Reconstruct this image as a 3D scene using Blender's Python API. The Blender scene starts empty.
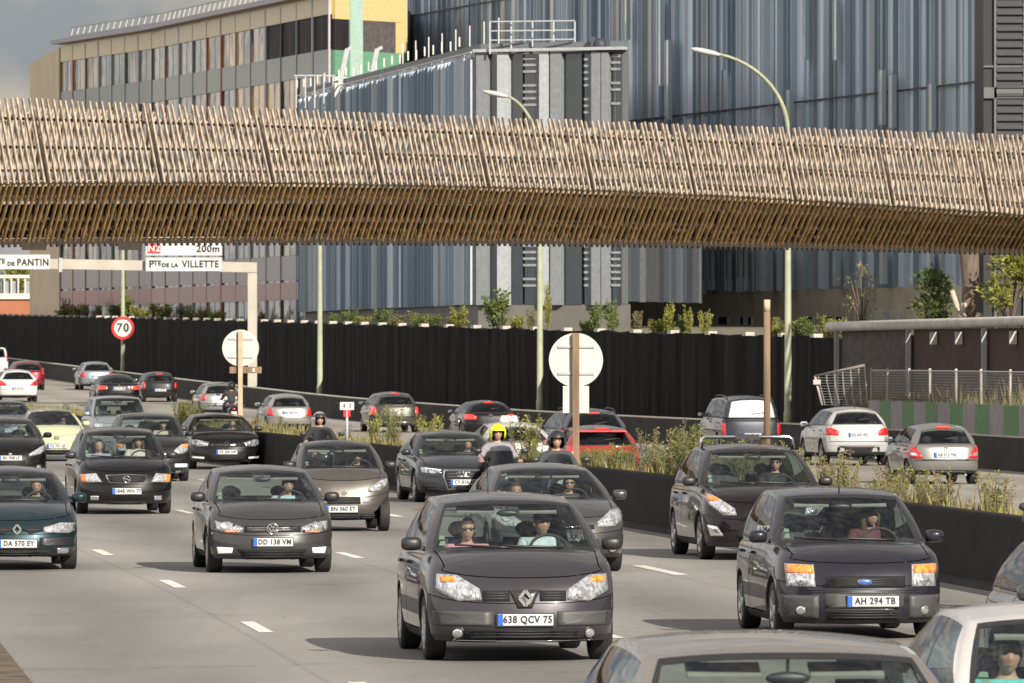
import bpy, bmesh, math, random
import numpy as np
from mathutils import Vector, Matrix
from mathutils.bvhtree import BVHTree
R = math.radians
SC = bpy.context.scene
COL = SC.collection
FPX, CX, HY, CAMZ = 7500.0, 512.0, 355.0, 3.0

def px2w(px, py, D):
    return Vector(((px - CX) * D / FPX, D, CAMZ - (py - HY) * D / FPX))

def hermite(pts):
    xs = [p[0] for p in pts]; ys = [p[1] for p in pts]; n = len(xs)
    m = []
    for i in range(n):
        if i == 0: m.append((ys[1]-ys[0])/(xs[1]-xs[0]))
        elif i == n-1: m.append((ys[-1]-ys[-2])/(xs[-1]-xs[-2]))
        else:
            a = (ys[i]-ys[i-1])/(xs[i]-xs[i-1]); b = (ys[i+1]-ys[i])/(xs[i+1]-xs[i])
            m.append(0.0 if a*b < 0 else (a+b)/2)
    def f(x):
        if x <= xs[0]: return ys[0]+m[0]*(x-xs[0])
        if x >= xs[-1]: return ys[-1]+m[-1]*(x-xs[-1])
        i = 0
        while x > xs[i+1]: i += 1
        h = xs[i+1]-xs[i]; t = (x-xs[i])/h
        return ((2*t**3-3*t*t+1)*ys[i]+(t**3-2*t*t+t)*h*m[i]+(-2*t**3+3*t*t)*ys[i+1]+(t**3-t*t)*h*m[i+1])
    return f

# ---------------------------------------------------------------- objects
def tag(o, label=None, cat=None, group=None, kind=None):
    if label: o['label'] = label
    if cat: o['category'] = cat
    if group: o['group'] = group
    if kind: o['kind'] = kind
    return o

def empty(name, loc=(0, 0, 0), rz=0.0, label=None, cat=None, group=None):
    o = bpy.data.objects.new(name, None); COL.objects.link(o)
    o.location = loc; o.rotation_euler = (0, 0, rz)
    o.empty_display_size = 0.3
    return tag(o, label, cat, group)

def link(name, me, parent=None):
    o = bpy.data.objects.new(name, me); COL.objects.link(o)
    if parent is not None: o.parent = parent
    return o

def copy_tree(o, parent=None):
    c = o.copy(); COL.objects.link(c); c.parent = parent
    for ch in KIDS.get(o.name, []) or list(o.children):
        copy_tree(ch, c)
    return c
KIDS = {}

class MB:
    def __init__(s): s.v = []; s.f = []; s.m = []; s.sm = []
    def add(s, vs, fs, mi=0, smooth=False):
        b = len(s.v); s.v += [tuple(v) for v in vs]
        for f in fs:
            s.f.append(tuple(i+b for i in f)); s.m.append(mi); s.sm.append(smooth)
        return s
    def box(s, c, size, mi=0, rot=None, taper=1.0):
        hx, hy, hz = size[0]/2, size[1]/2, size[2]/2
        vs = []
        for z in (-1, 1):
            k = taper if z > 0 else 1.0
            for x, y in ((-1, -1), (1, -1), (1, 1), (-1, 1)):
                v = Vector((x*hx*k, y*hy*k, z*hz))
                if rot is not None: v = rot @ v
                vs.append(v + Vector(c))
        return s.add(vs, [(3, 2, 1, 0), (4, 5, 6, 7), (0, 1, 5, 4), (1, 2, 6, 5), (2, 3, 7, 6), (3, 0, 4, 7)], mi)
    def bar(s, a, b, w, d=None, mi=0, up=(0, 0, 1)):
        a = Vector(a); b = Vector(b); d = d or w
        t = (b-a); 
        if t.length < 1e-6: return s
        t.normalize(); u = Vector(up)
        if abs(t.dot(u)) > .98: u = Vector((0, 1, 0))
        n = t.cross(u).normalized(); q = n.cross(t).normalized()
        vs = []
        for p in (a, b):
            for x, y in ((-1, -1), (1, -1), (1, 1), (-1, 1)):
                vs.append(p + n*x*w/2 + q*y*d/2)
        return s.add(vs, [(3, 2, 1, 0), (4, 5, 6, 7), (0, 1, 5, 4), (1, 2, 6, 5), (2, 3, 7, 6), (3, 0, 4, 7)], mi)
    def tube(s, pts, rad, n=10, mi=0, smooth=True, cap=True):
        pts = [Vector(p) for p in pts]
        if not isinstance(rad, (list, tuple)): rad = [rad]*len(pts)
        vs = []; fs = []; prev = None
        for i, p in enumerate(pts):
            t = (pts[min(i+1, len(pts)-1)] - pts[max(i-1, 0)]).normalized()
            if prev is None:
                u = Vector((0, 0, 1)) if abs(t.z) < .9 else Vector((1, 0, 0))
            else: u = prev
            a = (u - t*u.dot(t)).normalized(); b = t.cross(a); prev = a
            for k in range(n):
                w = 2*math.pi*k/n
                vs.append(p + (a*math.cos(w) + b*math.sin(w))*rad[i])
        for i in range(len(pts)-1):
            for k in range(n):
                k2 = (k+1) % n
                fs.append((i*n+k, i*n+k2, (i+1)*n+k2, (i+1)*n+k))
        s.add(vs, fs, mi, smooth)
        if cap:
            b0 = len(s.v)-len(vs)
            s.f.append(tuple(b0+k for k in range(n))[::-1]); s.m.append(mi); s.sm.append(False)
            b1 = b0+(len(pts)-1)*n
            s.f.append(tuple(b1+k for k in range(n))); s.m.append(mi); s.sm.append(False)
        return s
    def lathe(s, prof, origin, axis, n=24, mi=0, smooth=True, u=None):
        """prof list of (r, h) along axis."""
        axis = Vector(axis).normalized(); origin = Vector(origin)
        u = Vector((0, 0, 1)) if abs(axis.z) < .9 else Vector((1, 0, 0))
        a = (u - axis*u.dot(axis)).normalized(); b = axis.cross(a)
        vs = []; fs = []
        for r, h in prof:
            for k in range(n):
                w = 2*math.pi*k/n
                vs.append(origin + axis*h + (a*math.cos(w)+b*math.sin(w))*r)
        for i in range(len(prof)-1):
            for k in range(n):
                k2 = (k+1) % n
                fs.append((i*n+k, i*n+k2, (i+1)*n+k2, (i+1)*n+k))
        return s.add(vs, fs, mi, smooth)
    def prism(s, poly, y0, y1, mi=0, plane='xz'):
        n = len(poly); vs = []
        for y in (y0, y1):
            for a, b in poly:
                vs.append((a, y, b) if plane == 'xz' else ((y, a, b) if plane == 'yz' else (a, b, y)))
        fs = [tuple(range(n))[::-1], tuple(range(n, 2*n))]
        for k in range(n): fs.append((k, (k+1) % n, n+(k+1) % n, n+k))
        return s.add(vs, fs, mi)
    def ellipsoid(s, c, r, nu=16, nv=10, mi=0, fn=None, keep=None):
        vs = []; fs = []; c = Vector(c)
        for i in range(nv+1):
            th = math.pi*i/nv
            for k in range(nu):
                ph = 2*math.pi*k/nu
                d = Vector((math.sin(th)*math.cos(ph), math.sin(th)*math.sin(ph), math.cos(th)))
                p = Vector((d.x*r[0], d.y*r[1], d.z*r[2]))
                if fn: p = fn(d, p)
                vs.append(c+p)
        for i in range(nv):
            for k in range(nu):
                k2 = (k+1) % nu
                f = (i*nu+k, (i+1)*nu+k, (i+1)*nu+k2, i*nu+k2)
                if keep:
                    m = sum((vs[q]-c for q in f), Vector())/4
                    if not keep(m): continue
                fs.append(f)
        return s.add(vs, fs, mi, True)
    def mesh(s, name, mats):
        me = bpy.data.meshes.new(name)
        me.from_pydata(s.v, [], s.f); me.update()
        for m in mats: me.materials.append(m)
        me.polygons.foreach_set('material_index', s.m)
        me.polygons.foreach_set('use_smooth', s.sm)
        bm = bmesh.new(); bm.from_mesh(me)
        bmesh.ops.recalc_face_normals(bm, faces=bm.faces)
        bm.to_mesh(me); bm.free()
        return me
    def build(s, name, mats, parent=None, raw=False):
        if not isinstance(mats, (list, tuple)): mats = [mats]
        return link(name, s.mesh(name, mats), parent)

# ---------------------------------------------------------------- materials
MATS = {}
def nodes_of(m):
    m.use_nodes = True
    return m.node_tree.nodes, m.node_tree.links

def pbr(name, col, rough=.6, metal=0.0, coat=0.0, noise=0.12, nscale=6.0, bump=0.0, bscale=40.0, spec=.5, coord='Object', stretch=None, emit=None):
    if name in MATS: return MATS[name]
    m = bpy.data.materials.new(name); N, L = nodes_of(m)
    b = N['Principled BSDF']
    b.inputs['Roughness'].default_value = rough
    b.inputs['Metallic'].default_value = metal
    b.inputs['Coat Weight'].default_value = coat
    b.inputs['Coat Roughness'].default_value = .04
    b.inputs['Specular IOR Level'].default_value = spec
    tc = N.new('ShaderNodeTexCoord'); mp = N.new('ShaderNodeMapping')
    L.new(tc.outputs[coord], mp.inputs['Vector'])
    if stretch: mp.inputs['Scale'].default_value = stretch
    nz = N.new('ShaderNodeTexNoise'); nz.inputs['Scale'].default_value = nscale
    nz.inputs['Detail'].default_value = 6
    L.new(mp.outputs[0], nz.inputs['Vector'])
    mx = N.new('ShaderNodeMix'); mx.data_type = 'RGBA'
    lo = [max(0, c*(1-noise)) for c in col]; hi = [min(1, c*(1+noise)) for c in col]
    mx.inputs[6].default_value = (*lo, 1); mx.inputs[7].default_value = (*hi, 1)
    mr = N.new('ShaderNodeMapRange'); mr.inputs[1].default_value = .3; mr.inputs[2].default_value = .7
    L.new(nz.outputs['Fac'], mr.inputs[0]); L.new(mr.outputs[0], mx.inputs[0])
    L.new(mx.outputs[2], b.inputs['Base Color'])
    if bump:
        n2 = N.new('ShaderNodeTexNoise'); n2.inputs['Scale'].default_value = bscale; n2.inputs['Detail'].default_value = 4
        L.new(mp.outputs[0], n2.inputs['Vector'])
        bp = N.new('ShaderNodeBump'); bp.inputs['Strength'].default_value = bump; bp.inputs['Distance'].default_value = .02
        L.new(n2.outputs['Fac'], bp.inputs['Height']); L.new(bp.outputs[0], b.inputs['Normal'])
    if emit:
        b.inputs['Emission Color'].default_value = (*emit[0], 1); b.inputs['Emission Strength'].default_value = emit[1]
    MATS[name] = m
    return m

def glass(name, tint=(.75, .82, .78), refl=1.0):
    if name in MATS: return MATS[name]
    m = bpy.data.materials.new(name); N, L = nodes_of(m)
    N.remove(N['Principled BSDF'])
    out = N['Material Output']
    tr = N.new('ShaderNodeBsdfTransparent'); tr.inputs[0].default_value = (*tint, 1)
    gl = N.new('ShaderNodeBsdfGlossy'); gl.inputs['Roughness'].default_value = .01
    gl.inputs[0].default_value = (.9, .93, 1, 1)
    lw = N.new('ShaderNodeLayerWeight'); lw.inputs['Blend'].default_value = .2
    nz = N.new('ShaderNodeTexNoise'); nz.inputs['Scale'].default_value = 3.0
    mr = N.new('ShaderNodeMapRange'); mr.inputs[1].default_value = 0; mr.inputs[2].default_value = 1
    mr.inputs[3].default_value = .04*refl; mr.inputs[4].default_value = .75*refl
    ad = N.new('ShaderNodeMath'); ad.operation = 'MULTIPLY_ADD'; ad.inputs[1].default_value = .03; 
    L.new(nz.outputs['Fac'], ad.inputs[0])
    L.new(lw.outputs['Fresnel'], mr.inputs[0]); L.new(mr.outputs[0], ad.inputs[2])
    mx = N.new('ShaderNodeMixShader')
    L.new(ad.outputs[0], mx.inputs[0]); L.new(tr.outputs[0], mx.inputs[1]); L.new(gl.outputs[0], mx.inputs[2])
    L.new(mx.outputs[0], out.inputs[0])
    MATS[name] = m
    return m

def paint(name, col, metal=.5, rough=.33, dirt=.1):
    """car paint: coloured flake base under a clear coat, road dust on the lower parts"""
    if name in MATS: return MATS[name]
    m = bpy.data.materials.new(name); N, L = nodes_of(m)
    b = N['Principled BSDF']
    b.inputs['Metallic'].default_value = metal
    b.inputs['Coat Weight'].default_value = .85; b.inputs['Coat Roughness'].default_value = .025; b.inputs['Specular IOR Level'].default_value = .12
    tc = N.new('ShaderNodeTexCoord')
    nz = N.new('ShaderNodeTexNoise'); nz.inputs['Scale'].default_value = 2.5; nz.inputs['Detail'].default_value = 8
    L.new(tc.outputs['Object'], nz.inputs['Vector'])
    sx = N.new('ShaderNodeSeparateXYZ'); L.new(tc.outputs['Object'], sx.inputs[0])
    mr = N.new('ShaderNodeMapRange'); mr.inputs[1].default_value = .75; mr.inputs[2].default_value = .2
    mr.inputs[3].default_value = dirt*.02; mr.inputs[4].default_value = dirt*.7
    L.new(sx.outputs[2], mr.inputs[0])
    mu = N.new('ShaderNodeMath'); mu.operation = 'MULTIPLY'
    L.new(mr.outputs[0], mu.inputs[0]); L.new(nz.outputs['Fac'], mu.inputs[1])
    mx = N.new('ShaderNodeMix'); mx.data_type = 'RGBA'
    mx.inputs[6].default_value = (*col, 1); mx.inputs[7].default_value = (.15, .135, .115, 1)
    L.new(mu.outputs[0], mx.inputs[0]); L.new(mx.outputs[2], b.inputs['Base Color'])
    r2 = N.new('ShaderNodeMapRange'); r2.inputs[3].default_value = rough*.8; r2.inputs[4].default_value = rough*1.3
    L.new(nz.outputs['Fac'], r2.inputs[0]); L.new(r2.outputs[0], b.inputs['Roughness'])
    MATS[name] = m
    return m

def lens(name, col=(.62, .64, .67), dark=(.30, .30, .31), scale=(75, 75, 44), rough=.12, metal=.6):
    """reflector behind a clear cover: bright and dark facets under a coat"""
    if name in MATS: return MATS[name]
    m = bpy.data.materials.new(name); N, L = nodes_of(m)
    b = N['Principled BSDF']
    b.inputs['Metallic'].default_value = metal; b.inputs['Roughness'].default_value = rough
    b.inputs['Coat Weight'].default_value = 1; b.inputs['Coat Roughness'].default_value = .02
    tc = N.new('ShaderNodeTexCoord'); mp = N.new('ShaderNodeMapping'); mp.inputs['Scale'].default_value = scale
    L.new(tc.outputs['Object'], mp.inputs[0])
    vo = N.new('ShaderNodeTexVoronoi'); vo.inputs['Scale'].default_value = .55
    L.new(mp.outputs[0], vo.inputs['Vector'])
    sp = N.new('ShaderNodeSeparateColor'); L.new(vo.outputs['Color'], sp.inputs[0])
    mx = N.new('ShaderNodeMix'); mx.data_type = 'RGBA'
    mx.inputs[6].default_value = (*dark, 1); mx.inputs[7].default_value = (*col, 1)
    mr = N.new('ShaderNodeMapRange'); mr.inputs[1].default_value = .05; mr.inputs[2].default_value = .6
    L.new(sp.outputs[0], mr.inputs[0]); L.new(mr.outputs[0], mx.inputs[0]); L.new(mx.outputs[2], b.inputs['Base Color'])
    bp = N.new('ShaderNodeBump'); bp.inputs['Strength'].default_value = .25; bp.inputs['Distance'].default_value = .01
    L.new(sp.outputs[1], bp.inputs['Height']); L.new(bp.outputs[0], b.inputs['Normal'])
    MATS[name] = m
    return m

M = {}
M['trim'] = pbr('black_trim', (.018, .018, .019), .45, noise=.2)
M['rubber'] = pbr('tyre_rubber', (.016, .016, .016), .8, noise=.3, bump=.3)
M['dash'] = pbr('dark_plastic', (.02, .021, .023), .6)
M['seat'] = pbr('seat_fabric', (.035, .036, .04), .9, bump=.2)
M['liner'] = pbr('headliner_fabric', (.25, .245, .225), .9)
M['arch'] = pbr('wheel_arch_plastic', (.01, .01, .01), .9)
M['rim'] = pbr('alloy_rim', (.42, .43, .45), .35, metal=.8)
M['chrome'] = pbr('chrome', (.75, .76, .78), .12, metal=1.0)
M['glass'] = glass('window_glass', (.62, .70, .67))
M['dglass'] = glass('tinted_glass', (.22, .25, .25))
M['bglass'] = glass('windscreen_glass', (.76, .83, .80), 1.25)
M['mirror'] = pbr('mirror_glass', (.7, .75, .8), .03, metal=1.0, noise=.02)
M['plate'] = pbr('plate_white', (.50, .51, .51), .4, noise=.04)
M['platey'] = pbr('plate_yellow', (.72, .55, .06), .35, noise=.04)
M['blue'] = pbr('plate_blue', (.02, .10, .48), .35, noise=.04)
M['ink'] = pbr('plate_ink', (.012, .012, .014), .5, noise=.05)
M['lens'] = lens('headlight_reflector')
M['lensd'] = lens('headlight_reflector_dark', (.55, .56, .58), (.02, .02, .02))
M['bulb'] = pbr('lamp_projector', (.86, .87, .88), .08, metal=.9, coat=1, noise=.02)
M['orange'] = lens('indicator_orange', (.85, .28, .04), (.45, .12, .02), rough=.3, metal=0)
M['red'] = lens('tail_light_red', (.55, .015, .015), (.22, .005, .008), rough=.25, metal=0)
M['redon'] = pbr('brake_light_red', (.7, .02, .02), .3, coat=1, noise=.1, emit=((1, .05, .03), .5))
M['daylamp'] = pbr('running_light', (.62, .62, .6), .2, noise=.02, emit=((1, .97, .9), .3))
M['skin'] = pbr('skin', (.40, .235, .165), .55, noise=.08)
M['lips'] = pbr('lips', (.27, .12, .095), .5)
M['eye'] = pbr('eye', (.03, .025, .02), .2)
M['hairb'] = pbr('hair_brown', (.05, .028, .016), .55, bump=.5, bscale=90)
M['hairk'] = pbr('hair_black', (.012, .011, .010), .5, bump=.5, bscale=90)
M['hairg'] = pbr('hair_grey', (.25, .24, .23), .6, bump=.5, bscale=90)
M['denim'] = pbr('denim_cloth', (.04, .06, .12), .9)
M['sticker'] = pbr('windscreen_sticker', (.22, .32, .22), .5)
# ---------------------------------------------------------------- car bodies
VR = [0, .10, .27, .45, .62, .76, .88, .95, 1.0]
XIN = [.07, .025, .006, 0, .002, .008, .022, .04, .075]
YF = [.10, .04, .0, .01, .035, .06, .10, .14, .20]
YR = [.08, .03, .0, .0, .02, .04, .06, .08, .12]
SEG = [('F', 8), ('A', 8), ('S1', 6), ('B', 1), ('S2', 6), ('C', 1), ('S3', 4), ('D', 4), ('R', 8)]
COLSEG = [s for s, n in SEG for _ in range(n)]
GR = [0, .05, .28, .5, .72, .92, 1.0]
HW = [.12, .3, .5, .7, .88]
PARTS = ['body', 'bonnet', 'front_bumper', 'rear_bumper', 'front_door', 'rear_door', 'tailgate',
         'windscreen', 'front_window', 'rear_side_window', 'quarter_window', 'rear_window']
PART_I = {p: i for i, p in enumerate(PARTS)}

DEF = dict(L=4.1, W=1.72, H=1.47, wb=2.5, fo=.85, zb=.2, zs0=.74, zc=.98, yc=1.05, yw=1.75, yr=3.7, yb=4.0, zrb=1.0, zs1=.95,
           rw=.31, roofhw=None, af=.6, nf=2.5, ar=.45, nr=3.2, d0=None, d1=None, d2=None, quarter=True, doors=5, tumble=.0,
           crown=.08, dropf=.07, dropr=.10, paint='grey', bumper=None, side_trim=None, roofmat=None, tyre=.2, hoodbulge=.03,
           yf=None, yr_=None, wx=None)

def car_body(sp):
    L_, W, H = sp['L'], sp['W'], sp['H']
    yf0, yr0 = -L_/2, L_/2
    hwW = W/2
    ghw = hwW - .065                      # half width at belt
    rhw = sp['roofhw'] or hwW*.70
    yc, yw, yr, yb = sp['yc'], sp['yw'], sp['yr'], sp['yb']
    d0 = sp['d0'] or yc+.30
    d1 = sp['d1'] or d0 + (sp['yb']-d0)*.42
    d2 = sp['d2'] or d1 + (sp['yb']-d0)*.34
    af, nf, ar, nr = sp['af'], sp['nf'], sp['ar'], sp['nr']
    zs = hermite([(0, sp['zs0']), (yc*.45, sp['zs0']+(sp['zc']-.03-sp['zs0'])*.62), (yc+.25, sp['zc']-.02), (L_*.62, (sp['zc']+sp['zs1'])/2), (L_, sp['zs1'])])
    def hw(y):
        t = y/(L_/2)
        return hwW*(1-.035*t*t*(1 if t < 0 else 1.2))
    YFv = sp['yf'] or YF; YRv = sp['yr_'] or YR
    def lower(vi):
        v = VR[vi]; xin, yi, ye = XIN[vi], YFv[vi], YRv[vi]
        pts = []
        def arc_f(th):
            y = yf0 + yi + (af-yi)*(1-max(0, math.cos(th))**(2/nf))
            x = (hw(y)-xin)*math.sin(th)**(2/nf)
            return x, y
        def arc_r(th):
            y = yr0 - ye - (ar-ye)*(1-max(0, math.cos(th))**(2/nr))
            x = (hw(y)-xin)*math.sin(th)**(2/nr)
            return x, y
        t60 = R(62)
        for k in range(8): pts.append(arc_f(t60*(k/8)**.92 if k else 0))
        for k in range(4): pts.append(arc_f(t60+(math.pi/2-t60)*k/4))
        ys = []
        a = yf0+af; b = yf0+d0
        ys += [a+(b-a)*k/4 for k in range(4)]
        def seg(p, q, n): return [yf0+p+(q-p)*k/n for k in range(n)]
        d2b = d2+.06; d3 = max(L_-ar, d2b+.05)
        ys += seg(d0, d1, 6) + seg(d1, d1+.07, 1) + seg(d1+.07, d2, 6) + seg(d2, d2b, 1) + seg(d2b, d3, 4)
        for y in ys: pts.append((hw(y)-xin, y))
        for k in range(4): pts.append(arc_r(math.pi/2 - (math.pi/2-R(55))*k/4))
        for k in range(8): pts.append(arc_r(R(55)*(1-k/8)**1.08))
        pts.append((0, yr0-ye))
        out = []
        for x, y in pts:
            z1 = zs(y-yf0)
            zb = sp['zb'] + (.05*max(0, (y-yf0)/L_-.75)*4)
            out.append(Vector((x, y, zb+v*(z1-zb))))
        return out
    def gbase():
        pts = []
        wa = sp['wx'] or ghw-.07
        uF = [0, .16, .32, .48, .63, .77, .89, .965]
        for u in uF: pts.append((u*wa, yf0+yc+.20*u*u, sp['zc']+.015-.02*u*u))
        for k in range(8):
            t = k/8
            pts.append((wa+(ghw-wa)*math.sin(t*math.pi/2), yf0+yc+.20+(d0-yc-.20)*t, sp['zc']-.005+.01*t))
        def seg(p, q, n): return [p+(q-p)*k/n for k in range(n)]
        d2b = d2+.06; d3 = min(max(L_-ar, d2b+.05), yb-.13)
        d3 = max(d3, d2b+.02)
        for d in seg(d0, d1, 6)+seg(d1, d1+.07, 1)+seg(d1+.07, d2, 6)+seg(d2, d2b, 1)+seg(d2b, d3, 4):
            y = yf0+d
            pts.append((hw(y)-.065, y, zs(d)+.03))
        wr = ghw-.13; xs = hw(yf0+d3)-.065
        for k in range(4):
            t = k/4
            pts.append((xs+(wr-xs)*t**1.6, yf0+d3+(yb-.07-d3)*t**.8, (zs(d3)+.03)*(1-t)+sp['zrb']*t))
        for u in [.999, .955, .86, .74, .6, .45, .3, .15, 0]:
            pts.append((wr*u, yf0+yb-.07*u*u, sp['zrb']))
        return [Vector(p) for p in pts]
    ym = (yw+yr)/2
    def zsp(d):
        t = (d-ym)/((yr-yw)/2)
        return H-.0 - (sp['dropf'] if t < 0 else sp['dropr'])*abs(t)**2.2
    def groof():
        pts = []
        wt = rhw*.93; cr = sp['crown']
        for u in [0, .16, .32, .48, .63, .77, .89, .965]:
            d = yw+.07*u*u; pts.append((u*wt, yf0+d, zsp(d)-cr*(u*.93)**2.5))
        for k in range(8):
            t = k/8; d = yw+.07+.16*t
            pts.append((wt+(rhw-wt)*math.sin(t*math.pi/2), yf0+d, zsp(d)-cr*(.93+.07*t)**2.5))
        def seg(p, q, n): return [p+(q-p)*k/n for k in range(n)]
        s0 = yw+.23; e2 = min(d2, yr-.30); e3 = max(e2+.10, yr-.16)
        e1 = min(d1, e2-.3)
        for d in seg(s0, e1, 6)+seg(e1, e1+.07, 1)+seg(e1+.07, e2, 6)+seg(e2, e2+.05, 1)+seg(e2+.05, e3, 4):
            t = (d-s0)/(e3-s0)
            pts.append((rhw*(1-.05*t*t), yf0+d, zsp(d)-cr))
        wr = rhw*.84; x0 = rhw*.95
        for k in range(4):
            t = k/4; d = e3+(yr-.03-e3)*t**.8
            pts.append((x0+(wr-x0)*t**1.6, yf0+d, zsp(d)-cr*(1-.12*t)))
        for u in [.999, .955, .86, .74, .6, .45, .3, .15, 0]:
            d = yr-.03*u*u; pts.append((wr*u, yf0+d, zsp(d)-cr*.85*u**2.5))
        return [Vector(p) for p in pts]
    rings = []; zone = []
    low = [lower(i) for i in range(len(VR))]
    # underside
    r0 = low[0]
    def spine(v, y0, y1, z): return Vector((0, min(max(v.y, y0), y1), z))
    rings.append([spine(p, yf0+.5, yr0-.5, sp['zb']-.02) for p in r0]); zone.append(('under', 0))
    rings.append([p.lerp(spine(p, yf0+.5, yr0-.5, sp['zb']-.02), .45) for p in r0]); zone.append(('under', 1))
    for i, r in enumerate(low): rings.append(r); zone.append(('low', i))
    S, G = low[-1], gbase()
    for w in HW:
        ring = []
        for j, (a, b) in enumerate(zip(S, G)):
            p = a.lerp(b, w)
            seg = COLSEG[min(j, 45)]
            if seg == 'F' or (seg == 'A'):
                p.z = a.z+(b.z-a.z)*(1-(1-w)**1.7)
                if seg == 'F': p.z += sp['hoodbulge']*math.sin(math.pi*w**.7)*(1-(j/8.5)**2)
            elif seg in ('R', 'D'):
                p.z = a.z+(b.z-a.z)*(1-(1-w)**1.5)
            ring.append(p)
        rings.append(ring); zone.append(('hood', 0))
    T = groof()
    for gi, g in enumerate(GR):
        ring = []
        for j, (a, b) in enumerate(zip(G, T)):
            p = a.lerp(b, g); bul = 4*g*(1-g)
            seg = COLSEG[min(j, 45)]
            if seg == 'F': p.y -= .02*bul; p.z += .02*bul
            elif seg in ('A',): p.x += .012*bul; p.z += .012*bul
            elif seg == 'R': p.y += .025*bul
            else: p.x += .035*bul
            ring.append(p)
        rings.append(ring); zone.append(('glass', gi))
    for q in (.07, .2, .42, .7, 1.0):
        ring = []
        for p in T:
            t = spine(p, yf0+yw+.3, yf0+yr-.3, 0); t.z = zsp(t.y-yf0)
            n = p.lerp(t, q); n.z = p.z+(t.z-p.z)*(1-(1-q)**2)
            n.z = max(n.z, p.z)
            ring.append(n)
        rings.append(ring); zone.append(('roof', 0))
    nH = 47
    bm = bmesh.new()
    lp = bm.faces.layers.int.new('part')
    V = []
    for r in rings:
        row = [bm.verts.new(p) for p in r]
        left = [bm.verts.new((-p.x, p.y, p.z)) for p in r[1:-1]]
        V.append((row, left))
    def vert(i, j):                       # j 0..91 around
        row, left = V[i]
        return row[j] if j <= 46 else left[92-j-1]
    trim = 1; paintm = 0
    def classify(i, c):
        z, k = zone[i]; z2, k2 = zone[i+1]
        s = COLSEG[c]
        if z == 'under': return 'body', 1
        if z == 'low' and z2 == 'low' or (z == 'low'):
            if k >= len(VR)-1: z = 'hood'
        if z == 'low':
            bmat = 0
            if sp['bumper'] == 'trim': bmat = 1
            if k == 0: bmat = 1
            if s == 'F' or (s == 'A' and c < 11):
                if k < 4: return 'front_bumper', bmat
                if k >= 7 and s == 'F': return 'bonnet', 0
                return 'body', 0
            if s == 'R' or (s == 'D' and c >= 36):
                if k < 3: return 'rear_bumper', bmat
                if s == 'R': return 'tailgate', 0
                return 'body', 0
            m = 1 if k == 0 else 0
            if sp['side_trim'] and k == 2 and s in ('S1', 'B', 'S2'): m = 1
            if s in ('S1', 'B') and k >= 1: return 'front_door', m
            if s == 'S2' and k >= 1 and sp['doors'] == 5: return 'rear_door', m
            return 'body', m
        if z == 'hood':
            if s == 'F': return 'bonnet', 0
            if s == 'R': return 'tailgate', 0
            if s in ('S1', 'B'): return 'front_door', 0
            if s == 'S2' and sp['doors'] == 5: return 'rear_door', 0
            return 'body', 0
        if z == 'glass' and k < len(GR)-1:
            if k == 0:
                if s in ('A', 'D'): return 'body', 0
                return 'body', 1
            if k < len(GR)-2:
                if s == 'F': return 'windscreen', 4 if c == 7 else 2
                if s == 'S1': return 'front_window', 2
                if s == 'S2': return 'rear_side_window', 2
                if s == 'S3' and sp['quarter']: return 'quarter_window', 2
                if s == 'R': return 'rear_window', 4 if c in (38,) else 2
                if s in ('B',): return 'body', 1
                if s == 'C': return 'body', 1
                return 'body', 0
            if s == 'F': return 'windscreen', 4
            if s in ('S1', 'B', 'S2', 'C', 'S3') and k == len(GR)-2: return 'body', 0
            return 'body', 0
        return 'body', 3 if sp['roofmat'] else 0
    for i in range(len(rings)-1):
        for c in range(92):
            f = [vert(i, c), vert(i, (c+1) % 92), vert(i+1, (c+1) % 92), vert(i+1, c)]
            cc = c if c < 46 else 91-c
            p, mi = classify(i, cc)
            fc = bm.faces.new(f); fc[lp] = PART_I[p] ; fc.material_index = mi; fc.smooth = True
    bmesh.ops.remove_doubles(bm, verts=bm.verts, dist=.0004)
    bmesh.ops.dissolve_degenerate(bm, edges=bm.edges, dist=.0002)
    bmesh.ops.recalc_face_normals(bm, faces=bm.faces)
    return bm, zsp, zs

DUM = [M['plate'], M['trim'], M['glass'], M['rim'], M['dash'], M['arch']]
def cut_arches(bm, sp):
    """wheel openings cut into the body sides"""
    me = bpy.data.meshes.new('tmp_body'); bm.to_mesh(me); bm.free()
    for k in range(6): me.materials.append(DUM[k])
    o = bpy.data.objects.new('tmp_body', me); COL.objects.link(o)
    cut = MB()
    for y in (-sp['L']/2+sp['fo'], -sp['L']/2+sp['fo']+sp['wb']):
        for s in (-1, 1):
            r = sp['rw']+.055
            prof = [(0.0, 0), (r, 0), (r, .5), (0.0, .5)]
            n = 28; vs = []; 
            x0 = s*(sp['W']/2-.30); x1 = s*(sp['W']/2+.3)
            for x in (x0, x1):
                for q in range(n):
                    w = 2*math.pi*q/n
                    vs.append((x, y+r*math.cos(w), sp['rw']+.01+r*math.sin(w)))
            fs = [tuple(range(n)), tuple(range(n, 2*n))]
            for q in range(n): fs.append((q, (q+1) % n, n+(q+1) % n, n+q))
            cut.add(vs, fs, 5)
    cm = cut.mesh('tmp_cut', DUM)
    c = bpy.data.objects.new('tmp_cut', cm); COL.objects.link(c)
    md = o.modifiers.new('b', 'BOOLEAN'); md.operation = 'DIFFERENCE'; md.solver = 'EXACT'; md.object = c
    dg = bpy.context.evaluated_depsgraph_get(); dg.update()
    res = bpy.data.meshes.new_from_object(o.evaluated_get(dg))
    bpy.data.objects.remove(o); bpy.data.objects.remove(c)
    bpy.data.meshes.remove(me); bpy.data.meshes.remove(cm)
    out = bmesh.new(); out.from_mesh(res); bpy.data.meshes.remove(res)
    return out

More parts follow.
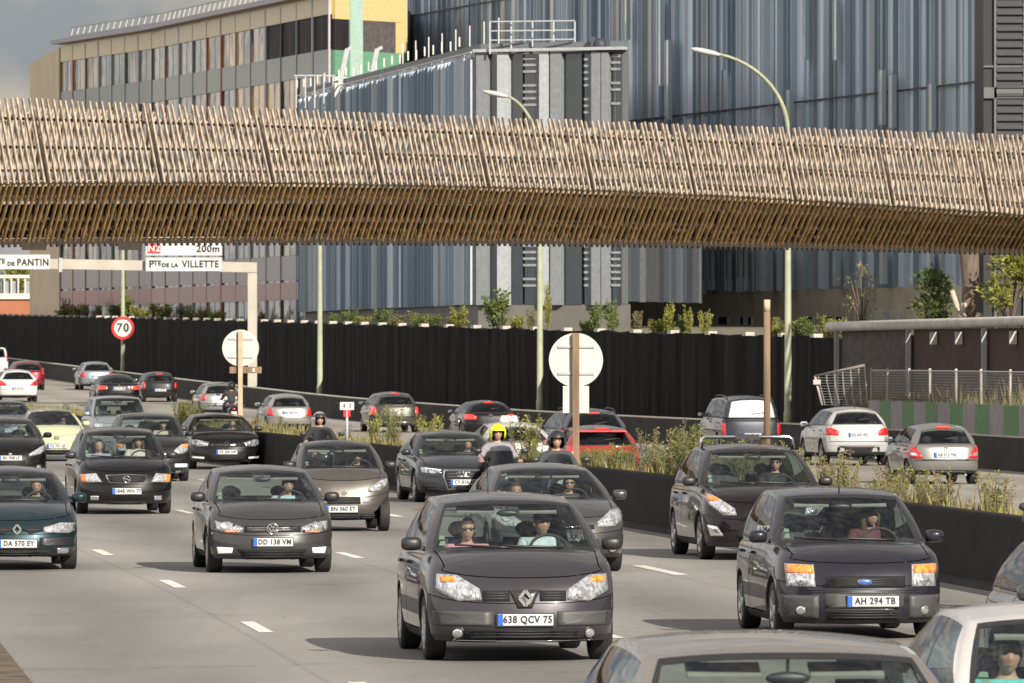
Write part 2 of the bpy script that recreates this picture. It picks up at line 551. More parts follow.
def take_faces(bm, pred, gap=0.0):
    """a bmesh with only the faces pred() accepts; open edges drawn in by gap so the panel gap shows"""
    nb = bm.copy()
    lay = nb.faces.layers.int.get('part')
    kill = [f for f in nb.faces if not pred(f, f[lay])]
    bmesh.ops.delete(nb, geom=kill, context='FACES')
    if not nb.faces: nb.free(); return None
    if gap:
        mv = {}
        for e in nb.edges:
            if len(e.link_faces) == 1:
                f = e.link_faces[0]; fc = f.calc_center_median()
                mid = (e.verts[0].co+e.verts[1].co)/2
                d = e.verts[1].co-e.verts[0].co
                n = f.normal.cross(d)
                if n.length > 1e-9:
                    n.normalize()
                    if n.dot(fc-mid) < 0: n = -n
                    for v in e.verts: mv.setdefault(v, Vector()); mv[v] += n*gap
        for v, d in mv.items():
            if d.length > gap*1.6: d = d.normalized()*gap*1.6
            v.co += d
    return nb

def patch_mesh(bvh, poly, off, side=-1, dome=0.0, n=40, rings=4, mats=None, mi=0, edge=.02, mb=None):
    """an outline (x,z) laid onto the bodywork seen from the front (side=-1) or rear (+1), standing off it"""
    mb = mb or MB()
    P = [Vector((a, 0, b)) for a, b in poly]
    per = []
    tot = sum((P[(i+1) % len(P)]-P[i]).length for i in range(len(P)))
    for i in range(len(P)):
        a, b = P[i], P[(i+1) % len(P)]
        m = max(1, int(round(n*(b-a).length/tot)))
        per += [a.lerp(b, k/m) for k in range(m)]
    c = sum(per, Vector())/len(per); N_ = len(per)
    d = Vector((0, -side, 0))
    def hit(x, z, o):
        loc, nor, _, _ = bvh.ray_cast(Vector((x, side*6, z)), d)
        if loc is None:
            loc, nor, _, _ = bvh.find_nearest(Vector((x, side*2.0, z)))
        if nor.y*side < 0: nor = -nor
        nn = (nor*.6+Vector((0, side, 0))*.4).normalized()
        return loc+nn*o
    vs = [hit(c.x, c.z, off+dome)]; fs = []
    for r in range(1, rings+1):
        t = r/rings
        for p in per:
            q = c.lerp(p, t); vs.append(hit(q.x, q.z, off+dome*(1-t**3)))
    for p in per: vs.append(hit(p.x, p.z, -edge))
    for k in range(N_):
        k2 = (k+1) % N_
        fs.append((0, 1+k, 1+k2))
        for r in range(rings):
            a = 1+r*N_; b = 1+(r+1)*N_
            fs.append((a+k, b+k, b+k2, a+k2))
    mb.add(vs, fs, mi, True)
    return mb

def circ(x, z, r, n=16, rz=None): return [(x+r*math.cos(2*math.pi*k/n), z+(rz or r)*math.sin(2*math.pi*k/n)) for k in range(n)]
def mir(poly): return [(-x, z) for x, z in poly]
def rect(x0, x1, z0, z1): return [(x0, z0), (x1, z0), (x1, z1), (x0, z1)]

WHEELS = {}
def wheel_meshes(r, w, style):
    key = (round(r, 3), round(w, 3), style)
    if key in WHEELS: return WHEELS[key]
    t = MB(); h = w/2; ri = r*.66
    prof = [(ri, -h*.9), (r*.8, -h), (r*.93, -h*.96), (r*.985, -h*.8), (r, -h*.5), (r*.992, -h*.3), (r, -h*.2), (r*.992, 0), (r, h*.2), (r*.992, h*.3), (r, h*.5), (r*.985, h*.8), (r*.93, h*.96), (r*.8, h), (ri, h*.9)]
    t.lathe(prof, (0, 0, 0), (1, 0, 0), 36)
    tm = t.mesh('wheel', [M['rubber']])
    k = MB()
    k.lathe([(ri, h*.92), (ri*.93, h*.7), (ri*.9, h*.2), (.06, h*.1), (.0, h*.1)], (0, 0, 0), (1, 0, 0), 30, 1)
    k.lathe([(ri*1.01, h*.93), (ri*.92, h*.9), (ri*.92, h*.6)], (0, 0, 0), (1, 0, 0), 30, 0)
    ns = {'five': 5, 'seven': 7, 'cap': 9}[style]
    for q in range(ns):
        a = 2*math.pi*q/ns
        p0 = Vector((h*.72, .03*math.cos(a), .03*math.sin(a))); p1 = Vector((h*.82, ri*.95*math.cos(a), ri*.95*math.sin(a)))
        k.bar(p0, p1, .045 if style != 'cap' else .055, .03, 0, up=(1, 0, 0))
    k.lathe([(.07, h*.6), (.065, h*.85), (.0, h*.9)], (0, 0, 0), (1, 0, 0), 20, 0)
    km = k.mesh('rim', [M['rim'], M['arch']])
    WHEELS[key] = (tm, km)
    return WHEELS[key]

def put_text(name, s, size, loc, parent, mat, rz=0, ext=.002, align='CENTER', xscale=1.0, bold=0.0):
    c = bpy.data.curves.new(name, 'FONT'); c.body = s; c.size = size; c.extrude = ext
    c.align_x = align; c.align_y = 'CENTER'; c.offset = bold; c.space_character = 1.12
    c.resolution_u = 3
    o = bpy.data.objects.new(name, c); COL.objects.link(o)
    dg = bpy.context.evaluated_depsgraph_get(); dg.update()
    me = bpy.data.meshes.new_from_object(o.evaluated_get(dg))
    bpy.data.objects.remove(o); bpy.data.curves.remove(c)
    me.name = name
    rot = Matrix.Rotation(R(90), 4, 'X')
    me.transform(Matrix.Rotation(rz, 4, 'Z') @ rot @ Matrix.Diagonal((xscale, 1, 1, 1)))
    me.materials.clear(); me.materials.append(mat)
    o = link(name, me, parent); o.location = loc
    return o

def emblem(kind, root, x, y, z, side, s=1.0):
    """maker's mark, standing proud of the bodywork"""
    b = MB(); yy = side*.006
    def ring(cx, cz, r, t, n=24):
        pts = [(x+cx+r*math.cos(2*math.pi*k/n), y+yy, z+cz+r*math.sin(2*math.pi*k/n)) for k in range(n+1)]
        b.tube(pts, t, 6, 0, cap=False)
    def bar(x0, z0, x1, z1, w): b.bar((x+x0, y+yy, z+z0), (x+x1, y+yy, z+z1), w, .012, 0, up=(0, 1, 0))
    if kind == 'diamond':
        w, h = .052*s, .068*s
        for a, c in (((0, h), (w, 0)), ((w, 0), (0, -h)), ((0, -h), (-w, 0)), ((-w, 0), (0, h))):
            bar(a[0], a[1], c[0], c[1], .026*s)
    elif kind == 'letters_in_ring':
        r = .062*s; ring(0, 0, r, .008*s)
        for k in (-1, 1):
            bar(k*.028*s, .05*s, 0, .008*s, .013*s)
            bar(k*.045*s, .02*s, k*.022*s, -.045*s, .012*s); bar(k*.022*s, -.045*s, 0, -.005*s, .012*s)
    elif kind == 'oval':
        b.ellipsoid((x, y, z), (.078*s, .012, .036*s), 24, 10, 0)
        b.ellipsoid((x, y+side*.004, z), (.070*s, .012, .029*s), 24, 10, 1)
    elif kind == 'four_rings':
        for k in range(4): ring((k-1.5)*.066*s, 0, .041*s, .0065*s)
    elif kind == 'bolt_ring':
        ring(0, 0, .055*s, .008*s); bar(-.05*s, .012*s, .012*s, .004*s, .02*s); bar(-.012*s, -.004*s, .05*s, -.012*s, .02*s)
    elif kind == 'chevrons':
        for o_ in (0, .04*s):
            bar(-.05*s, -.03*s+o_, 0, .012*s+o_, .02*s); bar(0, .012*s+o_, .05*s, -.03*s+o_, .02*s)
    elif kind == 'ring':
        ring(0, 0, .042*s, .008*s); bar(0.02*s, 0, .06*s, 0, .014*s)
    elif kind == 'lion':
        b.ellipsoid((x, y, z), (.04*s, .01, .055*s), 16, 8, 0); bar(-.02*s, .04*s, -.055*s, .055*s, .014*s); bar(.02*s, .0, .06*s, .015*s, .014*s)
        bar(.01*s, -.04*s, .045*s, -.07*s, .014*s)
    e = b.build('emblem', [M['chrome'], M['blue']], root)
    if kind == 'oval':
        put_text('lettering', 'Ford', .05*s, (x, y+side*.017, z-.002), e, M['chrome'], 0 if side < 0 else math.pi, .001)
    return e

def plate(root, text, x, y, z, side, euro=True, yellow=False, w=.52, h=.11):
    b = MB(); b.box((x, y+side*.004, z), (w+.02, .012, h+.02), 1)
    b.box((x, y+side*.008, z), (w, .012, h), 0)
    p = b.build('number_plate', [M['platey'] if yellow else M['plate'], M['trim']], root)
    if euro:
        q = MB(); k = 1 if side > 0 else -1
        q.box((x+k*(w/2-.024), y+side*.0105, z), (.048, .012, h-.004), 0)
        q.build('blue_band', [M['blue']], p)
    put_text('lettering', text, .098, (x+(.02 if side < 0 else -.02), y+side*.0185, z), p, M['ink'], 0 if side < 0 else math.pi, .001, xscale=.82, bold=.0028)
    return p

LINER_OFF = .035
SEAT_D = .90
def make_car(name, label, cat, sp_, loc, rz, group, front=None, rear=None):
    sp = dict(DEF); sp.update(sp_)
    root = empty(name, loc, rz, label, cat, group)
    L_, W, H = sp['L'], sp['W'], sp['H']; yf0 = -L_/2
    pm = M['paint_'+sp['paint']]
    rm = M['paint_'+sp['roofmat']] if sp['roofmat'] else pm
    bm, zsp, zs = car_body(sp)
    bvh = BVHTree.FromBMesh(bm)
    bm = cut_arches(bm, sp)
    gl = M['dglass'] if sp.get('tint') else M['glass']
    lay = bm.faces.layers.int.get('part')
    def emit(part, side=None, gap=0.0, pname=None, mats=None, pred=None, parent=None):
        def ok(f, k):
            if f.material_index == 5: return part == 'body' and side is None
            if k != PART_I[part]: return False
            if side is None: return True
            return f.calc_center_median().x*side > 0
        nb = take_faces(bm, ok, gap)
        if nb is None: return None
        me = bpy.data.meshes.new(pname or part); nb.to_mesh(me); nb.free()
        for m in (mats or [pm, M['trim'], gl, rm, M['trim'], M['arch']]): me.materials.append(m)
        for p in me.polygons: p.use_smooth = True
        return link(pname or part, me, parent or root)
    body = emit('body')
    emit('bonnet', gap=.008); emit('tailgate', gap=.008)
    emit('front_bumper', gap=.005); emit('rear_bumper', gap=.003)
    glm = [pm, M['trim'], M['bglass'], rm, M['trim'], M['arch']]
    emit('windscreen', mats=glm)
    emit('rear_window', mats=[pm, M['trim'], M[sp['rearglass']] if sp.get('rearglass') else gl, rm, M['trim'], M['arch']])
    for s in (-1, 1):
        for dn, wn in (('front_door', 'front_window'), ('rear_door', 'rear_side_window')):
            d = emit(dn, s, .009)
            wpar = d if d is not None else root
            w = emit(wn, s, parent=wpar)
            if d is not None:
                dd = sp['d1'] if dn == 'front_door' else sp['d2']
                if dd is None:
                    d0 = sp['d0'] or sp['yc']+.30; d1 = d0+(sp['yb']-d0)*.42
                    dd = d1 if dn == 'front_door' else d1+(sp['yb']-d0)*.34
                zc = zs(dd)-.12; y = yf0+dd-.12
                loc2, nor, _, _ = bvh.ray_cast(Vector((s*3, y, zc)), Vector((-s, 0, 0)))
                if loc2:
                    h = MB(); h.box((loc2.x+s*.018, y, zc), (.03, .20, .032), 0); h.build('handle', [M['trim'] if sp.get('black_handles') else pm], d)
        if sp['quarter']: emit('quarter_window', s)
    # headliner, floor, dash, seats
    ln = bmesh.new(); roof = bm.copy(); lay2 = roof.faces.layers.int.get('part')
    zmin = H-.30
    kill = [f for f in roof.faces if not (f.calc_center_median().z > H-sp['crown']-max(sp['dropf'], sp['dropr'])-.02 and f[lay2] == PART_I['body'] and f.normal.z > .45)]
    bmesh.ops.delete(roof, geom=kill, context='FACES'); ln.free()
    if roof.faces:
        for v in roof.verts: v.co.z -= LINER_OFF; v.co.x *= .97
        bmesh.ops.reverse_faces(roof, faces=roof.faces)
        me = bpy.data.meshes.new('headliner'); roof.to_mesh(me); me.materials.clear(); me.materials.append(M['liner'])
        for p in me.polygons: p.material_index = 0
        link('headliner', me, root)
    else: pass
    roof.free()
    yc = yf0+sp['yc']; zc = sp['zc']; ghw = W/2-.13
    it = MB()
    it.box((0, yc+.42, zc-.17), (2*ghw-.12, .55, .22), 0, taper=.97)      # dashboard
    it.box((0, yf0+sp['yc']+.3+(sp['yb']-sp['yc']-.5)/2, sp['zb']+.04), (2*ghw-.1, sp['yb']-sp['yc']-.5, .04), 0)
    it.box((0, yc+1.3, zc-.45), (.22, 1.0, .25), 0)
    for s in (-1, 1): it.box((s*(ghw-.04), yc+1.2, zc-.28), (.05, 1.7, .42), 0)
    it.build('dashboard', [M['dash']], root)
    hip = sp.get('hip') or (H-1.0)
    ys = yc+SEAT_D+sp.get('seatback', 0.0)
    seat_mats = [M['seat']]
    def seat(x, y, w):
        b = MB()
        b.box((x, y-.02, hip-.07), (w, .50, .14), 0)
        rot = Matrix.Rotation(R(-17), 3, 'X')
        b.box((x, y+.31, hip+.24), (w*.96, .12, .58), 0, rot=rot, taper=.86)
        o = b.build('seat', seat_mats, root)
        h = MB(); hx = MB()
        h.ellipsoid((x, y+.43, hip+.61), (.115, .05, .085), 14, 10)
        h.bar((x-.05, y+.41, hip+.5), (x-.05, y+.43, hip+.6), .012); h.bar((x+.05, y+.41, hip+.5), (x+.05, y+.43, hip+.6), .012)
        h.build('headrest', seat_mats, o)
    for s in (-1, 1): seat(s*.36, ys, .50)
    if sp.get('rear_seats', True):
        yb = min(ys+.85, yf0+sp['yb']-.6)
        for s in (-1, 1): seat(s*.33, yb, .58)
    wl = MB(); c0 = Vector((.36, ys-.50, zc-.02 if sp.get('wheelz') is None else sp['wheelz'])); tilt = R(28)
    pts = []
    for k in range(21):
        a = 2*math.pi*k/20; q = Vector((.185*math.cos(a), 0, .185*math.sin(a))); q.rotate(Matrix.Rotation(-tilt, 3, 'X')); pts.append(c0+q)
    wl.tube(pts, .016, 8, cap=False)
    for a in (R(0), R(180), R(270)):
        q = Vector((.18*math.cos(a), 0, .18*math.sin(a))); q.rotate(Matrix.Rotation(-tilt, 3, 'X')); wl.bar(c0, c0+q, .035, .02)
    wl.build('steering_wheel', [M['dash']], root)
    mi = MB(); ym = yf0+sp['yw']
    mi.ellipsoid((0, ym-.08+.06, H-.20), (.11, .02, .035), 16, 8); mi.bar((0, ym, H-.20), (0, ym-.02, H-.10), .015)
    mi.build('rear_view_mirror', [M['trim']], root)
    for s in (-1, 1):
        v = MB(); rot = Matrix.Rotation(R(28), 3, 'X')
        v.box((s*.30, ym+.10, H-.165), (.36, .14, .018), 0, rot=rot); v.build('sun_visor', [M['liner']], root)
    # stickers and wipers on the windscreen
    def onglass(x, g, off=.006):
        z = zc+(H-zc-.06)*g
        loc2, nor, _, _ = bvh.ray_cast(Vector((x, -6, z)), Vector((0, 1, 0)))
        if loc2 is None: return None
        if nor.y > 0: nor = -nor
        return loc2+nor*off
    wp = MB()
    for (xa, ga, xb, gb) in ((.46, .035, -.12, .075), (-.05, .035, -.56, .085)):
        ps = [onglass(xa+(xb-xa)*k/5, ga+(gb-ga)*k/5, .014) for k in range(6)]
        ps = [p for p in ps if p]
        if len(ps) > 1: wp.tube(ps, .011, 5)
    if wp.v: wp.build('wiper', [M['trim']], root)
    if front and sp.get('sticker', True):
        sk = MB(); w0 = (W/2-.2)
        for g in ((.10, .19), (.22, .29)):
            ps = [onglass(-w0+dx, gg, -.006) for dx, gg in ((.0, g[0]), (.06, g[0]), (.06, g[1]), (.0+.02, g[1]))]
            if all(ps): sk.add(ps, [(0, 1, 2, 3)])
        if sk.v: sk.build('windscreen_sticker', [M['sticker']], root)
    # wheels
    tm, km = wheel_meshes(sp['rw'], sp['tyre'], sp.get('rim', 'five'))
    for y in (yf0+sp['fo'], yf0+sp['fo']+sp['wb']):
        for s in (-1, 1):
            w = link('wheel', tm, root); w.location = (s*(W/2-.02-sp['tyre']/2), y, sp['rw'])
            if s < 0: w.rotation_euler = (0, 0, math.pi)
            link('rim', km, w)
    # door mirrors
    for s in (-1, 1):
        b = MB(); x0 = s*(W/2-.06); ymr = yf0+(sp['d0'] or sp['yc']+.3)+.05; zm = zc+.06+sp.get('mz', 0)
        def shp(d, p):
            q = lambda v, e: (abs(v)**e)*(1 if v > 0 else -1)
            return Vector((.098*q(d.x, .62), .07*d.y*(1 if d.y < 0 else .35), .068*q(d.z, .62)))
        b.ellipsoid((x0+s*.112, ymr, zm), (.115, .075, .080), 18, 12, 0, fn=shp)
        b.bar((x0-s*.02, ymr+.02, zm-.05), (x0+s*.09, ymr, zm-.03), .05, .05, 1)
        o = b.build('door_mirror', [M['trim'] if sp.get('black_mirrors') else pm, M['trim']], root)
        g = MB(); g.ellipsoid((x0+s*.112, ymr+.026, zm), (.080, .006, .052), 16, 8); g.build('mirror_glass', [M['mirror']], o)
    if sp.get('rails'):
        for s in (-1, 1):
            rr = (sp['roofhw'] or W*.35)*.93
            b = MB(); pts = []
            y0, y1 = yf0+sp['yw']+.35, yf0+sp['yr']-.2
            for k in range(9):
                t = k/8; y = y0+(y1-y0)*t
                zz = zsp(y-yf0)-sp['crown']*.7+(.055 if 0 < k < 8 else .0)
                pts.append((s*rr, y, zz))
            b.tube(pts, .017, 8); b.build('roof_rail', [M['chrome'] if sp['rails'] == 'chrome' else M['trim']], root)
    if sp.get('bar'):
        b = MB(); rr = (sp['roofhw'] or W*.35)*1.02; y = yf0+sp['yw']+.55
        zt = H+.10
        b.tube([(-rr, y, H-sp['crown']-.02), (-rr*.98, y, zt-.03), (-rr*.9, y, zt), (rr*.9, y, zt), (rr*.98, y, zt-.03), (rr, y, H-sp['crown']-.02)], .028, 8)
        b.box((0, y, zt), (.34, .1, .07), 1)
        b.build('roof_bar', [M['chrome'], M['trim']], root)
    if sp.get('antenna'):
        b = MB(); ya = yf0+sp['yw']+(.12 if sp['antenna'] == 'front' else sp['yr']-sp['yw']-.2)
        za = zsp(ya-yf0)-.01; b.tube([(0, ya, za), (0, ya+.10, za+.28)], [.009, .004], 6); b.build('antenna', [M['trim']], root)
    if front: car_front(root, bvh, sp, front)
    if rear: car_rear(root, bvh, sp, rear)
    bm.free()
    return root, sp

def surf_y(bvh, x, z, side):
    loc, nor, _, _ = bvh.ray_cast(Vector((x, side*6, z)), Vector((0, -side, 0)))
    return loc.y if loc else side*2

def car_front(root, bvh, sp, f):
    pm = M['paint_'+sp['paint']]
    for s in (1, -1):
        tr = (lambda p: p) if s > 0 else mir
        if 'head' in f:
            b = MB(); patch_mesh(bvh, tr(f['head']), .008, -1, .012, mb=b)
            h = b.build('headlight', [M['lensd'] if f.get('dark') else M['lens']], root)
            for (x, z, r) in f.get('lamps', []):
                q = MB(); patch_mesh(bvh, tr(circ(x, z, r)), .021, -1, .012, n=16, rings=3, mb=q); q.build('projector', [M['bulb']], h)
            if 'ind' in f:
                q = MB(); patch_mesh(bvh, tr(f['ind']), .021, -1, .004, n=20, rings=3, mb=q); q.build('indicator', [M['orange']], h)
        for fg in f.get('fog', [])[:1]:
            q = MB()
            if len(fg) == 3:
                patch_mesh(bvh, tr(circ(fg[0], fg[1], fg[2]*1.45)), .004, -1, 0, n=18, rings=3, mi=1, mb=q)
                patch_mesh(bvh, tr(circ(*fg)), .012, -1, .01, n=16, rings=3, mb=q)
            else:
                patch_mesh(bvh, tr(fg), .008, -1, .006, n=18, rings=3, mb=q)
            q.build('fog_light', [M['daylamp'] if f.get('fog_on') else M['bulb'], M['trim']], root)
    for key, pn in (('grille', 'grille'), ('lower', 'lower_grille')):
        if key in f:
            g = f[key]
            polys = g['poly'] if isinstance(g['poly'][0], list) else [g['poly']]
            for pl in polys:
                b = MB()
                if g.get('frame'):
                    c = (sum(p[0] for p in pl)/len(pl), sum(p[1] for p in pl)/len(pl))
                    big = [(c[0]+(x-c[0])*1.05, c[1]+(z-c[1])*1.22) for x, z in pl]
                    patch_mesh(bvh, big, .006, -1, 0, n=44, rings=3, mi=1 if g['frame'] == 'chrome' else 2, mb=b)
                patch_mesh(bvh, pl, .010, -1, 0, n=40, rings=3, mi=0, mb=b)
                xs = [p[0] for p in pl]; zs_ = [p[1] for p in pl]
                ns = g.get('slats', 3)
                for k in range(1, ns+1):
                    z = min(zs_)+(max(zs_)-min(zs_))*k/(ns+1)
                    x0, x1 = min(xs)+.05*(max(xs)-min(xs)), max(xs)-.05*(max(xs)-min(xs))
                    if g.get('trap'): x0 *= .93; x1 *= .93
                    t = g.get('st', .008)
                    patch_mesh(bvh, rect(x0, x1, z-t, z+t), .016, -1, 0, n=30, rings=1, mi=1 if g.get('sc') == 'chrome' else 3, mb=b)
                b.build(pn, [M['arch'], M['chrome'], pm, M['dash']], root)
    if 'band' in f:                              # dark or chrome strips across the bumper
        for bd in f['band']:
            b = MB(); patch_mesh(bvh, bd[0], .006, -1, 0, n=44, rings=3, mb=b)
            b.build('bumper_strip', [{'chrome': M['chrome'], 'trim': M['trim'], 'paint': pm}.get(bd[1]) or M[bd[1]]], root)
    if 'emb' in f:
        k, z, s = f['emb']; y = surf_y(bvh, 0, z, -1)-.012
        if k == 'diamond' and f.get('emb_back', True):
            b = MB(); patch_mesh(bvh, [(-.13*s, z+.07*s), (.13*s, z+.07*s), (.06*s, z-.09*s), (-.06*s, z-.09*s)], .014, -1, .01, n=24, rings=3, mb=b); b.build('grille_centre', [pm], root); y -= .02
        emblem(k, root, 0, y-.012, z, -1, s)
    if 'plate' in f:
        t, z = f['plate'][:2]; x = f['plate'][2] if len(f['plate']) > 2 else 0
        y = min(surf_y(bvh, x+dx, z, -1) for dx in (-.2, 0, .2))
        plate(root, t, x, y-.012, z, -1, euro=f.get('euro', True))
    if f.get('drl'):
        for s in (1, -1):
            b = MB(); tr = (lambda p: p) if s > 0 else mir
            patch_mesh(bvh, tr(f['drl']), .012, -1, .004, n=18, rings=2, mb=b); b.build('running_light', [M['daylamp']], root)

def car_rear(root, bvh, sp, f):
    pm = M['paint_'+sp['paint']]
    for s in (1, -1):
        tr = (lambda p: p) if s > 0 else mir
        b = MB(); patch_mesh(bvh, tr(f['tail']), .008, 1, .012, mb=b); h = b.build('tail_light', [M['redon'] if f.get('on') else M['red']], root)
        if 'rev' in f:
            q = MB(); patch_mesh(bvh, tr(f['rev']), .022, 1, .004, n=16, rings=2, mb=q); q.build('reversing_light', [M['bulb']], h)
    for bd in f.get('band', []):
        b = MB(); patch_mesh(bvh, bd[0], .006, 1, 0, n=44, rings=3, mb=b)
        b.build('rear_strip', [{'chrome': M['chrome'], 'trim': M['trim'], 'paint': pm}.get(bd[1]) or M[bd[1]]], root)
    if 'plate' in f:
        t, z = f['plate'][:2]
        y = max(surf_y(bvh, dx, z, 1) for dx in (-.22, 0, .22))
        plate(root, t, 0, y+.008, z, 1, yellow=f.get('yellow', False))
    if 'emb' in f:
        k, z, s = f['emb']; emblem(k, root, 0, surf_y(bvh, 0, z, 1)+.01, z, 1, s)
    if f.get('brake3'):
        z = f['brake3']; y = -sp['L']/2+sp['yr']
        b = MB(); b.box((0, y+.02, z), (.30, .05, .035)); b.build('high_brake_light', [M['redon']], root)
    if f.get('spoiler'):
        y = -sp['L']/2+sp['yr']; b = MB()
        b.box((0, y+.06, sp['H']-sp['dropr']-.035), (sp['W']*.62, .26, .035), 0, taper=.94); b.build('roof_spoiler', [pm], root)
    w = MB(); z0 = sp['zrb']+.04
    y0 = -sp['L']/2+sp['yb']
    ps = []
    for k in range(5):
        x = .02-.4*k/4*(1); z = z0+.08+.05*k/4
        loc, nor, _, _ = bvh.ray_cast(Vector((x, 6, z)), Vector((0, -1, 0)))
        if loc: ps.append(loc+Vector((0, .014, 0)))
    if len(ps) > 2: w.tube(ps, .010, 5); w.build('rear_wiper', [M['trim']], root)
    e = MB(); e.tube([(-.45, sp['L']/2-.35, .24), (-.45, sp['L']/2-.01, .22)], .028, 10); e.build('exhaust', [M['chrome']], root)
# ---------------------------------------------------------------- people
def skin_mesh(chains, levels=2, root_i=0):
    """chains: list of [(pos, radius or (rx, ry)), ...]; a chain may start at ('ref', chain, index)"""
    me = bpy.data.meshes.new('tmp_skin'); vs = []; es = []; rs = []; idx = {}
    for ci, ch in enumerate(chains):
        prev = None
        for k, it in enumerate(ch):
            if it[0] == 'ref': prev = idx[(it[1], it[2])]; continue
            vs.append(tuple(it[0])); rs.append(it[1]); i = len(vs)-1; idx[(ci, k)] = i
            if prev is not None: es.append((prev, i))
            prev = i
    me.from_pydata(vs, es, []); me.update()
    o = bpy.data.objects.new('tmp_skin', me); COL.objects.link(o)
    md = o.modifiers.new('s', 'SKIN'); md.use_smooth_shade = True
    for i, r in enumerate(rs):
        sv = me.skin_vertices[0].data[i]
        sv.radius = r if isinstance(r, tuple) else (r, r)
        sv.use_root = (i == root_i)
    sb = o.modifiers.new('u', 'SUBSURF'); sb.levels = levels; sb.render_levels = levels
    dg = bpy.context.evaluated_depsgraph_get(); dg.update()
    res = bpy.data.meshes.new_from_object(o.evaluated_get(dg))
    bpy.data.objects.remove(o); bpy.data.meshes.remove(me)
    V = [v.co.copy() for v in res.vertices]; F = [tuple(p.vertices) for p in res.polygons]
    bpy.data.meshes.remove(res)
    return V, F

def head_into(mb, c, turn=0.0, tilt=0.0, size=1.0):
    """skin 0, lips 1, eye 2; face looks along -y"""
    Rm = Matrix.Rotation(turn, 3, 'Z') @ Matrix.Rotation(tilt, 3, 'X')
    c = Vector(c)
    def fn(d, p):
        x, y, z = p.x, p.y, p.z
        f = max(0, -d.y)
        k = 1-.30*max(0, -d.z)**1.3*(1 if d.y < .3 else .4); x *= k          # narrower jaw
        if d.z < -.55 and d.y < 0: y *= .92
        y -= .012*math.exp(-((d.z+.85)/.25)**2)*f                                       # chin
        y -= .024*math.exp(-(d.x/.16)**2-((d.z+.16)/.17)**2)*(f > .4)                   # nose
        y += .012*sum(math.exp(-((d.x-s*.36)/.17)**2-((d.z-.08)/.12)**2) for s in (-1, 1))*(f > .3)
        y -= .006*math.exp(-((d.z-.27)/.1)**2)*f                                         # brow
        y -= .007*math.exp(-(d.x/.25)**2-((d.z+.52)/.09)**2)*(f > .4)                    # mouth
        return Rm @ (Vector((x, y, z))*size)
    mb.ellipsoid(c, (.076, .098, .122), 28, 22, 0, fn=fn)
    for s in (-1, 1):
        mb.ellipsoid(c+Rm @ (Vector((s*.078, .01, -.005))*size), (.012*size, .022*size, .034*size), 10, 8, 0)
        mb.ellipsoid(c+Rm @ (Vector((s*.030, -.083, .010))*size), (.015*size, .008*size, .009*size), 10, 6, 2)
    mb.ellipsoid(c+Rm @ (Vector((0, -.088, -.062))*size), (.020*size, .007*size, .005*size), 12, 6, 1)
    return Rm

def hair_mesh(c, Rm, long=False, bald=False):
    b = MB(); c = Vector(c)
    def keep(m):
        q = Rm.inverted() @ m
        if q.z < (-.02 if not long else -.30) and q.y < .0: return False
        return q.z > .055 or (q.y > -.035 and q.z > (-.07 if not long else -.5)) 
    b.ellipsoid(c, (.084, .106, .130), 24, 20, 0, fn=lambda d, p: Rm @ Vector((p.x, p.y+.006, p.z+.004)), keep=keep)
    if long:
        for s in (-1, 1):
            b.tube([c+Rm @ Vector((s*.072, -.01, .05)), c+Rm @ Vector((s*.092, .0, -.06)), c+Rm @ Vector((s*.085, -.01, -.17)), c+Rm @ Vector((s*.07, .0, -.24))], [.03, .038, .036, .015], 10)
        b.tube([c+Rm @ Vector((0, .06, .06)), c+Rm @ Vector((0, .085, -.08)), c+Rm @ Vector((0, .085, -.22))], [.07, .075, .05], 12)
    return b

def hand_chains(w, d, side, curl=1.0, grip=True):
    """five fingers rooted in the palm; w wrist, d pointing along the palm, fingers curl down around what is held"""
    w = Vector(w); d = Vector(d).normalized(); up = Vector((0, 0, 1)); n = d.cross(up).normalized()*side
    up = n.cross(d)*side if False else Vector((0, 0, 1))
    out = []
    for k, (o, ln) in enumerate(((-.030, .068), (-.010, .078), (.011, .073), (.030, .058))):
        p0 = w+d*.045+n*o*.7; p1 = w+d*.092+n*o+up*.008
        p2 = p1+d*ln*.40-up*ln*.22*curl; p3 = p2-up*ln*.42*curl+d*ln*.08; 
        out.append([(p0, .0105), (p1, .0100), (p2, .0088), (p3, .0076)])
    t0 = w+d*.03-n*.024; t1 = w+d*.058-n*.048-up*.006; t2 = w+d*.086-n*.050-up*.022
    out.append([(t0, .0125), (t1, .0105), (t2, .0085)])
    return out

